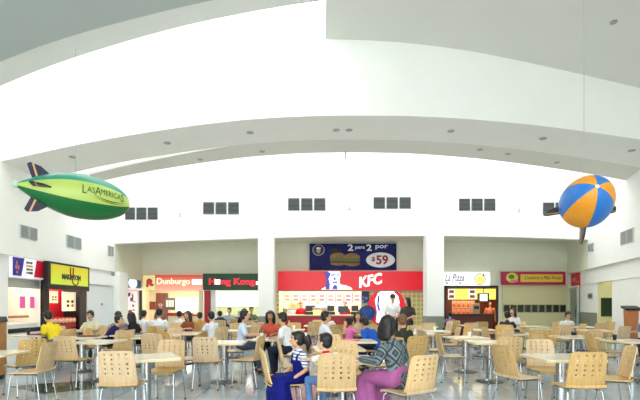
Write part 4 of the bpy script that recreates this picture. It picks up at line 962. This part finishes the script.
    if hair in ('long', 'veil'):
        wd = 1.25 if hair == 'veil' else 1
        b.tube([Mh @ Vector(p) for p in ((0, -.05, .04), (0, -.075, -.06), (0, -.09, -.17), (0, -.085, -.25 if hair == 'veil' else -.27))], [(.088 * wd, .06), (.095 * wd, .055), (.095 * wd, .045), (.05, .02)], 14, H3 @ Vector((1, 0, 0)))
        for q in (-1, 1): b.tube([Mh @ Vector(p) for p in ((q * .075, .005, .06), (q * .088, -.01, -.05), (q * .09, -.03, -.17))], [.03, .034, .022], 10)
    elif hair == 'bob':
        b.tube([Mh @ Vector(p) for p in ((0, -.05, .03), (0, -.068, -.05), (0, -.075, -.15))], [(.088, .058), (.102, .056), (.1, .04)], 14, H3 @ Vector((1, 0, 0)))
        for q in (-1, 1): b.tube([Mh @ Vector(p) for p in ((q * .072, .01, .06), (q * .084, .0, -.04), (q * .085, -.02, -.11))], [.024, .024, .016], 10)
    elif hair in ('tail', 'bun'):
        b.tube([Mh @ Vector(p) for p in ((0, -.09, .05), (0, -.15, .03), (0, -.165, -.06), (0, -.14, -.17))] if hair == 'tail' else [Mh @ Vector((0, -.1, .06)), Mh @ Vector((0, -.13, .06))], [.03, .042, .04, .014] if hair == 'tail' else [.045, .045], 10)
    add(remesh(b, 'hair', min(vox, .012), 2), 'hair', HR)
    if cap:
        b = MB(); hd(b, (0, -.02, .07), (.094, .1, .075), 18); hd(b, (0, .11, .055), (.06, .06, .012), 12); add(remesh(b, 'cap', .01, 2), 'cap', cloth(cap))
    return r, T, P0, Mh, add
# ================================================================ who sits where
def diamond_mat():
    m = bpy.data.materials.new('diamond_knit'); m.use_nodes = True; nt = m.node_tree; N = nt.nodes; L = nt.links; b = N['Principled BSDF']; b.inputs['Roughness'].default_value = .85
    tc = N.new('ShaderNodeTexCoord'); sp = N.new('ShaderNodeSeparateXYZ'); L.new(tc.outputs['Object'], sp.inputs[0])
    def M(op, a, v):
        n = N.new('ShaderNodeMath'); n.operation = op
        for i, q in enumerate((a, v)):
            if isinstance(q, (int, float)): n.inputs[i].default_value = q
            elif q is not None: L.new(q, n.inputs[i])
        return n.outputs[0]
    def tri(o, sc): return M('ABSOLUTE', M('SUBTRACT', M('FRACT', M('MULTIPLY', o, sc), 0), .5), 0)
    d = M('ADD', tri(M('ADD', sp.outputs[0], 5.0), 6.2), tri(sp.outputs[2], 5.4))     # 0..1 diamond distance
    cr = N.new('ShaderNodeValToRGB'); cr.color_ramp.interpolation = 'CONSTANT'; e = cr.color_ramp.elements
    stops = [(0, (70, 84, 90)), (.14, (34, 40, 46)), (.24, (112, 128, 134)), (.4, (72, 86, 92)), (.46, (40, 46, 52)), (.5, (40, 46, 52)), (.56, (104, 120, 126)), (.74, (44, 50, 56)), (.8, (96, 112, 118))]
    e[0].position = 0; e[0].color = rgb(stops[0][1]); e[1].position = stops[1][0]; e[1].color = rgb(stops[1][1])
    for p, c in stops[2:]: q = e.new(p); q.color = rgb(c)
    L.new(d, cr.inputs[0]); L.new(cr.outputs[0], b.inputs['Base Color']); return m
def sailor_mat():
    m = mat('sailor_blouse', (226, 230, 240), .8); nt = m.node_tree; N = nt.nodes; L = nt.links; b = N['Principled BSDF']
    tc = N.new('ShaderNodeTexCoord'); wv = N.new('ShaderNodeTexWave'); wv.bands_direction = 'Z'; wv.inputs['Scale'].default_value = 9; wv.inputs['Distortion'].default_value = 3
    cr = N.new('ShaderNodeValToRGB'); cr.color_ramp.interpolation = 'CONSTANT'; cr.color_ramp.elements[0].color = rgb((226, 230, 240)); cr.color_ramp.elements[1].position = .72; cr.color_ramp.elements[1].color = rgb((50, 62, 130))
    L.new(tc.outputs['Object'], wv.inputs[0]); L.new(wv.outputs[0], cr.inputs[0]); L.new(cr.outputs[0], b.inputs['Base Color']); return m
def XY(px, s): return ((px - 320) / s, F / s)
# -- the three at the middle table
x, y = XY(336.5, 97.5); cy = y + .27
chair(x - .005, cy, math.radians(3), 'plywood chair with punched back under the boy in a red collar')
x, y = XY(289, 86); chair(x - .06, y, math.radians(-78), 'plywood chair seen edge on under the girl in the blue dress')
chair(*XY(345, 74), math.radians(182), 'empty plywood chair across the middle table from the boy')
NV = .011
r, T, P0, Mh, add = person('girl with dark ponytail in royal blue dress and white sailor blouse, sitting sideways', 301, 86.5, 118, .6, shirt_mat=sailor_mat(), legs=(14, 22, 112), skirt=True, hair='tail', hy=-32, hp=-4, seat=False, vox=NV, skin='a',
    arms=[((-.27, .02, .17), (-.2, .26, .02)), ((.24, .04, .18), (.14, .3, .08))], lean=.08, sleeve=.4)
b = MB(); b.tube([T(0, 0, .02), T(0, 0, .2), T(0, .0, .3)], [(.19 * .66, .145 * .66), (.155 * .66, .122 * .66), (.172 * .66, .13 * .66)], 18, (1, 0, 0)); add(b.mesh('bodice', True), 'bodice', cloth((14, 22, 112)))
for q in (-1, 1): b = MB(); b.tube([T(q * .1, .125, .28), T(q * .1, .1, .42), T(q * .1, .0, .49), T(q * .1, -.1, .42), T(q * .1, -.13, .28)], .014, 6); add(b.mesh('shoulder_strap', True), 'shoulder_strap', cloth((14, 22, 112)))
b = MB(); b.ell(Mh @ Vector((0, -.125, .05)), (.04, .02, .035), 10); add(b.mesh('hair_tie', True), 'hair_tie', mat('tie_pale', (200, 200, 210), .6))
person('boy with short black hair and red collar sitting on a punched plywood chair', 330, 92.3, 28, .6, shirt=(228, 222, 214), legs=(96, 130, 176), hair='short', hy=28, seat=False, vox=NV, skin='c', side=-.1, lean=.1,
    arms=[((-.29, .08, .4), (-.33, .36, .4)), ((.26, .12, .4), (.12, .34, .4))], collar=(210, 30, 36), sleeve=.42, leg_yaw=.15)
person('woman with long black hair, grey diamond patterned jacket and mauve skirt, back turned', 399, 92, 40, .82, shirt_mat=diamond_mat(), legs=(170, 96, 152), skirt=True, hair='bob', hy=-92, hp=-4, seat=False, vox=.012, skin='b', sleeve=1, lean=.2, side=-.05,
    arms=[((-.3, .1, .25), (-.34, .38, .265)), ((.27, .12, .25), (.1, .36, .265))], chair_label='plywood chair with punched back behind the woman in the diamond jacket')
x, y = XY(408, 95); chair(x, y, math.radians(33), 'plywood chair with punched back behind the woman in the diamond jacket')
person('person in a dark green jacket with light brown hair next to the diamond jacket woman', 406, 59, 25, .86, shirt=(58, 62, 50), legs=(60, 44, 40), hair='short', hairc='light', sleeve=1, lean=.22, chair_label='plywood chair under the person in the dark green jacket')
# -- mid hall
person('boy in a white officer style shirt with dark epaulettes, in profile', 322, 53, -72, .9, shirt=(228, 230, 242), legs=(70, 74, 84), hy=-12, lean=.12, chair_label='plywood chair under the boy in the white epaulette shirt')
person('person in white shirt and grey green trousers leaning away over the red counter side', 331, 38, 25, .86, shirt=(226, 232, 226), legs=(110, 120, 100), lean=.3, side=-.15, chair_label='plywood chair under the leaning person in grey green trousers')
person('woman with dark hair facing the hall beside the pink shirt', 357.5, 43, 180, .85, shirt=(206, 180, 150), hair='long', skin='a', chair_label='plywood chair under the dark haired woman beside the pink shirt')
person('girl in a bright pink shirt seen from the side', 348.5, 47, -60, .72, shirt=(244, 130, 190), hair='bun', legs=(120, 60, 90), chair_label='plywood chair under the girl in bright pink')
person('person in a bright blue shirt bending low over a table', 377, 50, 40, .9, shirt=(38, 96, 196), lean=.75, hp=-10, hair='short', sleeve=.5, legs=(40, 44, 60), chair_label='plywood chair under the person bending in bright blue', arms=[((-.25, .15, .17), (-.13, .33, .05)), ((.25, .15, .17), (.13, .33, .05))])
person('standing man in white shirt and dark cap in front of the round emblem', 392.5, 30, 175, .96, pose='stand', shirt=(236, 238, 240), legs=(52, 52, 60), hp=-18, cap=(50, 46, 48), vox=.02, arms=[((-.26, .06, .2), (-.12, .26, .12)), ((.26, .06, .2), (.12, .26, .12))])
person('woman with long dark hair and dark top standing beside the man in the cap', 408, 31.5, 150, .9, pose='stand', shirt=(70, 66, 62), legs=(44, 40, 44), hair='long', hy=-60, vox=.02, arms=[((-.26, .04, .2), (-.14, .26, .14)), ((.26, .04, .2), (.16, .26, .14))])
person('woman in coral red shirt with dark hair facing the hall across a table', 271, 47.5, 178, .9, shirt=(206, 92, 72), hair='long', legs=(30, 30, 36), lean=.16, hp=-12, skin='b', chair_label='plywood chair under the woman in the coral red shirt')
person('boy in a white T-shirt leaning toward the woman in coral red', 290.5, 55, 70, .9, shirt=(238, 240, 244), legs=(36, 38, 56), lean=.3, hp=-14, hair='short', chair_label='plywood chair under the boy in the white T-shirt')
person('boy in a pale blue shirt with dark hair, arms folded on the table', 240, 50.5, -80, .92, shirt=(206, 222, 244), legs=(70, 80, 100), lean=.14, chair_label='plywood chair under the boy in the pale blue shirt')
person('child in white and navy jersey facing the noodle counter', 213, 43, 52, .86, shirt=(226, 230, 242), legs=(40, 44, 80), lean=.12, chair_label='plywood chair under the child in the white and navy jersey')
person('person in rust brown top under the orange sign end near the red post', 189.5, 39, 150, .86, shirt=(146, 84, 56), hair='long', hairc='brown', chair_label='plywood chair under the person in the rust brown top')
person('person in ochre top close to the red door post', 200, 36, 20, .8, shirt=(196, 140, 70), hair='short', hairc='brown', chair_label='plywood chair under the person in the ochre top')
person('person in a white shirt with back turned below the lit white screen', 179, 34.5, 10, .84, shirt=(234, 236, 238), chair_label='plywood chair under the white shirt below the lit screen')
person('broad shouldered person in white with black hair, back turned before the burger counter', 158.5, 40, 8, .95, shirt=(232, 238, 242), lean=.15, chair_label='plywood chair under the broad shouldered person in white')
person('person in a white shirt with back turned beside the dark post of burger shop', 142.5, 36.5, -12, .87, shirt=(230, 236, 242), legs=(40, 40, 44), chair_label='plywood chair under the white shirt by the dark post')
person('standing person in pinkish cap before the brown doorway of the burger shop', 160.5, 27.5, 200, .78, pose='stand', shirt=(150, 110, 100), cap=(226, 180, 176), vox=.02)
person('man in pale cream shirt facing the hall before the white panel door', 92, 42, 176, .88, shirt=(220, 216, 180), legs=(60, 62, 70), hp=-15, chair_label='plywood chair under the man in the pale cream shirt')
person('person in navy blue slumped over a table under the poster', 104, 46, -84, .9, shirt=(34, 32, 92), lean=.65, sleeve=1, arms=[((-.25, .15, .17), (-.13, .33, .05)), ((.25, .15, .17), (.13, .33, .05))], chair_label='plywood chair under the slumped person in navy blue')
person('person in a grey patterned shirt huddled between two dark dressed people', 122, 41.5, 180, .9, shirt=(150, 136, 132), lean=.4, hp=-20, sleeve=1, chair_label='plywood chair under the huddled person in grey pattern')
person('black haired person in a black jacket leaning into the huddled group', 139, 43, 80, .88, shirt=(30, 30, 36), lean=.4, hair='long', sleeve=1, chair_label='plywood chair under the black jacket beside the huddle')
person('person in a bright yellow shirt bending over a table before the red shop', 57, 47, 70, .96, shirt=(240, 214, 44), legs=(96, 112, 104), lean=.5, hp=-16, sleeve=.5, hair='short', chair_label='plywood chair under the person in bright yellow')
person('person in grey facing the noodle counter, middle one of three', 230, 26.5, 170, .92, shirt=(170, 176, 180), vox=.02, chair_label='plywood chair under the middle grey person by the noodle counter')
person('person in black top by the noodle counter next to the first pillar', 245, 30, 30, .9, shirt=(40, 38, 44), hair='long', vox=.02, chair_label='plywood chair under the black top by the noodle counter')
person('person in dusty green shirt beside the first white pillar', 251, 26, 200, .96, shirt=(120, 130, 112), vox=.02, chair_label='plywood chair under the dusty green shirt by the pillar')
person('dark haired person in deep blue by the white door frame of the noodle shop', 220, 29.5, 12, .8, shirt=(50, 56, 90), vox=.02, chair_label='plywood chair under the deep blue person by the door frame')
person('child in a yellow green shirt standing at the pizza counter', 438, 27, 8, .78, pose='stand', shirt=(190, 176, 50), legs=(30, 30, 34), vox=.02)
person('person in a lavender shirt with back turned at the pizza counter', 450.5, 30, 6, .78, shirt=(120, 110, 150), vox=.02, chair_label='plywood chair under the lavender shirt at the pizza counter')
person('pizza counter worker in a salmon uniform behind the counter', 490, 22.8, 170, .86, pose='stand', shirt=(216, 130, 100), vox=.022)
person('chicken counter worker in a red uniform behind the first register', 301, 22.9, 180, .84, pose='stand', shirt=(196, 40, 44), cap=(180, 30, 40), vox=.022)
person('chicken counter worker in a red uniform near the blue wall poster', 345, 22.9, 180, .85, pose='stand', shirt=(196, 40, 44), cap=(60, 40, 44), vox=.022)
person('dark haired person in black leaning close to a friend in white', 507, 38, -30, .84, shirt=(60, 56, 60), hair='short', vox=.02, chair_label='plywood chair under the dark clothed friend before the hatch panes')
person('dark haired person in white leaning close to a friend in black', 514.5, 33.5, 130, .95, shirt=(232, 232, 234), hair='long', vox=.02, lean=.2, chair_label='plywood chair under the white clothed friend before the hatch panes')
person('person in white shirt head bowed before the glass door', 565, 35, 180, .84, shirt=(236, 236, 236), lean=.3, hp=-25, vox=.02, chair_label='plywood chair under the head bowed person by the glass door')
person('person in a blue grey shirt cut by the picture edge beside the bin', 650, 45, 95, .93, shirt=(120, 128, 160), legs=(60, 60, 72), lean=.15, chair_label='plywood chair under the blue grey person beside the bin')

# chairs whose place the photograph shows one by one
def ch(px, s, rot, label): x, y = XY(px, s); chair(x, y, math.radians(rot), label)
ch(25, 66, 58, 'plywood chair turned to the table cut by the frame, legs in full view')
ch(74, 60, -8, 'yellowish plywood chair with back turned, above the dark inlay')
ch(124, 87, 4, 'plywood chair with back turned before the big airship table, top holes bright')
ch(209, 61.5, -2, 'plywood chair with back turned at the table before the green sign')
ch(248, 60, 78, 'plywood chair seen edge on between the green sign table and the coral shirt table')
ch(187, 59, -76, 'plywood chair seen edge on between the airship table and the green sign table')
ch(165, 72, 176, 'plywood chair across the big airship table, back facing the counters')
ch(158, 56, -6, 'plywood chair behind the big airship table, below the broad person in white')
ch(171, 51, -28, 'tilted brown plywood chair turned aside behind the big airship table')
ch(577, 89, -3, 'plywood chair with back turned closest below the ball balloon')
ch(505, 61, -4, 'tall plywood chair back with a row of bright holes before the hatch panes')
ch(518, 79, -72, 'plywood chair turned sideways on the airship side of the big table below the ball')
ch(608, 81, 74, 'plywood chair turned sideways on the oblique wall side of the big table below the ball')
ch(547, 71.5, 178, 'plywood chair across the big table below the ball, back facing the counters')
# -- tables: pixel column, scale, turn, chairs, phrase, label
TB = [
 (343, 83, 4, '', 'the middle table', 'cream table with steel column shared by the girl, boy and woman'),
 (146, 80, 28, 'N', 'the big table before the airship', 'cream table with thick steel column, closest to the dark floor inlay corner'),
 (561, 80, 2, '', 'the big table below the ball', 'cream table standing directly below the orange and blue balloon, closest to the camera'),
 (-12, 74, 8, 'NE', 'the table cut by the frame', 'cream table cut by the picture edge near the brown bin'),
 (97, 56, -6, 'EN', 'the table on the dark inlay', 'cream table with steel column standing at the tip of the dark floor inlay'),
 (216, 59, 3, 'NEW', 'the table before the green sign', 'cream table with round base in line with the green noodle sign, closest row'),
 (498, 59, -3, 'ESWN', 'the table before the hatch panes', 'cream table with round base in line with the dark hatch panes, closest row'),
 (632, 55, 6, 'NSW', 'the table at the oblique wall', 'cream table by the oblique white wall in front of the bin'),
 (338, 66, 5, 'NEW', 'the table behind the boy', 'cream table between the black haired boy and the pink shirt'),
 (36, 46, 0, 'NW', 'the table of the yellow shirt', 'cream table with dark column in front of the bright yellow shirt'),
 (93, 47.5, 2, 'WE', 'the table of the cream shirt', 'cream table in front of the man in the pale cream shirt'),
 (164, 50, -5, 'NSE', 'the table before the white backs', 'cream table between the big airship table and the broad person in white'),
 (261, 54, -4, 'SW', 'the table of the coral shirt', 'cream table shared by the coral red shirt and the white T-shirt'),
 (192, 45, 6, 'NSWE', 'the table by the rust top', 'cream table in front of the rust brown and ochre tops'),
 (354, 55, 4, 'NE', 'the table of the epaulette boy', 'cream table in front of the boy in the epaulette shirt'),
 (372, 45, 3, 'E', 'the table of the pink shirt', 'cream table between the bright pink shirt and the bending blue shirt'),
 (412, 44, -4, 'NSE', 'the table past the green jacket', 'cream table beyond the dark green jacket, near the second pillar'),
 (467, 50, 3, 'NSWE', 'the table before the pizza sign', 'cream table in line with the pizza sign emblem, middle rows'),
 (520, 44, 6, 'NSWE', 'the table before the friends', 'cream table in line with the two friends leaning together, middle rows'),
 (575, 49, -2, 'NSE', 'the table below the notice board', 'cream table in line with the glass door, middle rows'),
 (76, 39, 4, 'NEW', 'the table before the red shop', 'cream table by the airship wall in front of the red shop opening'),
 (127, 46, 0, '', 'the table of the huddle', 'cream table in the middle of the huddled group'),
 (180, 35, 0, 'NE', 'the table of the lit screen', 'cream table in front of the lit white screen shop'),
 (230, 39, 5, 'NSWE', 'the table before the noodle counter', 'cream table between the jersey child and the noodle counter'),
 (290, 38, -3, 'NWES', 'the table before the patterned post', 'cream table in line with the patterned post of the chicken shop'),
 (370, 37, 3, 'NES', 'the table before the blue poster', 'cream table in line with the dark blue poster of the chicken shop'),
 (432, 40, 0, 'NSWE', 'the table before the second pillar', 'cream table standing in front of the second white pillar'),
 (483, 38, 4, 'NSWE', 'the table before the television', 'cream table in line with the hanging television, further rows'),
 (548, 37, -4, 'SWE', 'the table by the bowed person', 'cream table next to the person with bowed head'),
 (598, 39, 3, 'NSW', 'the table before the green board', 'cream table in line with the dark green notice board, further rows'),
 (148, 34, 2, 'NW', 'the far table by the dark post', 'cream table next to the dark door post of the burger shop'),
 (205, 31.5, 0, 'NSW', 'the far table at the red post', 'cream table standing close to the red door post'),
 (258, 32, 4, 'NSWE', 'the far table at the first pillar', 'cream table standing beside the first white pillar'),
 (316, 31.5, -3, 'NSWE', 'the far table at the registers', 'cream table right in front of the chicken counter registers'),
 (420, 32.5, 2, 'NSE', 'the far table at the second pillar', 'cream table right at the foot of the second white pillar'),
 (472, 31, 0, 'NSWE', 'the far table at the pizza counter', 'cream table right in front of the pizza counter'),
 (530, 33, 4, 'NSE', 'the far table at the hatch panes', 'cream table right in front of the dark hatch panes'),
 (583, 33.5, 0, 'NSE', 'the far table at the glass door', 'cream table right in front of the grey green glass door'),
]
TR = [table(*t) for t in TB]
for t in TR: table_chairs(t)
# -- things on the tables, bins
def cup(px, s, z, label, col=(240, 240, 236)):
    x, y = XY(px, s); r = root('paper_cup', (x, y, z), 0, label, 'cup')
    b = MB().m(mat('cup_%d_%d_%d' % col, col, .5)); b.lathe([(.028, 0), (.038, .1), (.034, .1), (.026, .01)], n=14); b.build('cup', r, smooth=True)
    b = MB().m(LIGHTMETAL); b.tube([(.005, 0, .06), (.02, 0, .16)], .004, 6); b.build('straw', r)
ZT = .705
def on_table(i, dx, dy):
    t = TR[i]; return (t.location.x + dx, t.location.y + dy)
def cup_on(i, dx, dy, label, col=(240, 240, 236)):
    x, y = on_table(i, dx, dy); cup(320 + x / y * F, F / y, ZT, label, col)
def tray_on(i, dx, dy, label, col=(120, 60, 50)):
    x, y = on_table(i, dx, dy); r = root('food_tray', (x, y, ZT), .2, label, 'tray')
    b = MB().m(mat('tray_%d_%d_%d' % col, col, .45)); b.loft([[Vector((sx * a, sy * c, z)) for sx, sy in ((-1, -1), (1, -1), (1, 1), (-1, 1))] for a, c, z in ((.17, .12, 0), (.2, .15, .018), (.19, .14, .018), (.165, .115, .005))]); b.build('tray', r)
cup_on(12, -.22, .0, 'white paper cup on the table of the coral red shirt'); tray_on(12, .1, .12, 'small dark tray in front of the coral red shirt', (60, 60, 66))
b = MB().m(mat('bottle_green', (40, 80, 40), .15)); x, y = on_table(12, -.24, .18); b.lathe([(.03, 0), (.032, .12), (.012, .17), (.012, .2)], (x, y, ZT), 12); tag(b.build('bottle', smooth=True), 'small dark green bottle on the table of the coral red shirt', 'bottle')
tray_on(10, .1, .1, 'brown tray in front of the man in pale cream'); tray_on(9, .12, .0, 'red brown tray in front of the bright yellow shirt', (150, 50, 44)); cup_on(9, -.1, -.05, 'dark cup on the table of the bright yellow shirt', (40, 44, 44))
tray_on(13, .0, .1, 'pale pink tray near the rust brown top', (224, 176, 170)); cup_on(17, .1, .05, 'white paper cup on the table before the pizza sign'); cup_on(7, -.25, .1, 'black cup on the table at the oblique wall', (24, 24, 28)); tray_on(14, -.1, .0, 'pink tray in front of the epaulette boy', (220, 120, 140)); cup_on(16, -.1, .1, 'white paper cup on the table past the green jacket')
tray_on(21, .0, .05, 'dark tray inside the huddled group', (70, 56, 52)); cup_on(26, .05, .0, 'white paper cup on the table before the second pillar'); cup_on(24, .1, .1, 'white paper cup before the patterned post'); tray_on(18, -.1, .1, 'brown tray before the two friends', (110, 80, 60))
x, y = XY(214, 57); r = root('handbag', (x - .02, y + 1.05, .741), 0, 'small black bag standing behind the chair before the green sign', 'bag')
bpy.data.objects.remove(r)
def bin_(px, s, rz, label, col=None):
    x, y = XY(px, s); r = root('waste_bin', (x, y, 0), math.radians(rz), label, 'bin')
    b = MB().m(mat('bin_wood', (186, 132, 76), .5, noise=.2, nscale=7)); b.box((0, 0, .56), (.5, .5, .96)); b.build('cabinet', r, bevel=.01)
    b = MB().m(BLACK); b.box((0, 0, .04), (.46, .46, .08)); b.build('plinth', r)
    b = MB().m(mat('bin_lid', (58, 60, 66), .4)); b.prism([(-.3, -.27, 1.04), (.27, -.27, 1.04), (.24, -.27, 1.14), (-.2, -.27, 1.14)], (0, .54, 0)); b.build('lid', r, bevel=.015)
    b = MB().m(DARK); b.box((0, -.252, .9), (.3, .01, .14)); b.build('flap', r)
bin_(-16, 56, 8, 'brown wooden waste bin with grey lid beside the tricolour shop')
x, y = XY(631, 38.5); r = root('lectern', (x, y, 0), math.radians(-14), 'narrow orange brown lectern with black slanted top against the oblique wall', 'lectern')
b = MB().m(mat('lectern_wood', (186, 116, 66), .5, noise=.15, nscale=7)); b.loft([[Vector((sx * a, sy * c, z)) for sx, sy in ((-1, -1), (1, -1), (1, 1), (-1, 1))] for a, c, z in ((.1, .1, .04), (.13, .13, 1.22))]); b.build('body', r)
b = MB().m(BLACK); b.box((0, 0, 1.27), (.36, .34, .05), 0, .22); b.build('reading_top', r); b = MB().m(BLACK); b.box((0, 0, .02), (.34, .34, .04)); b.build('base', r)
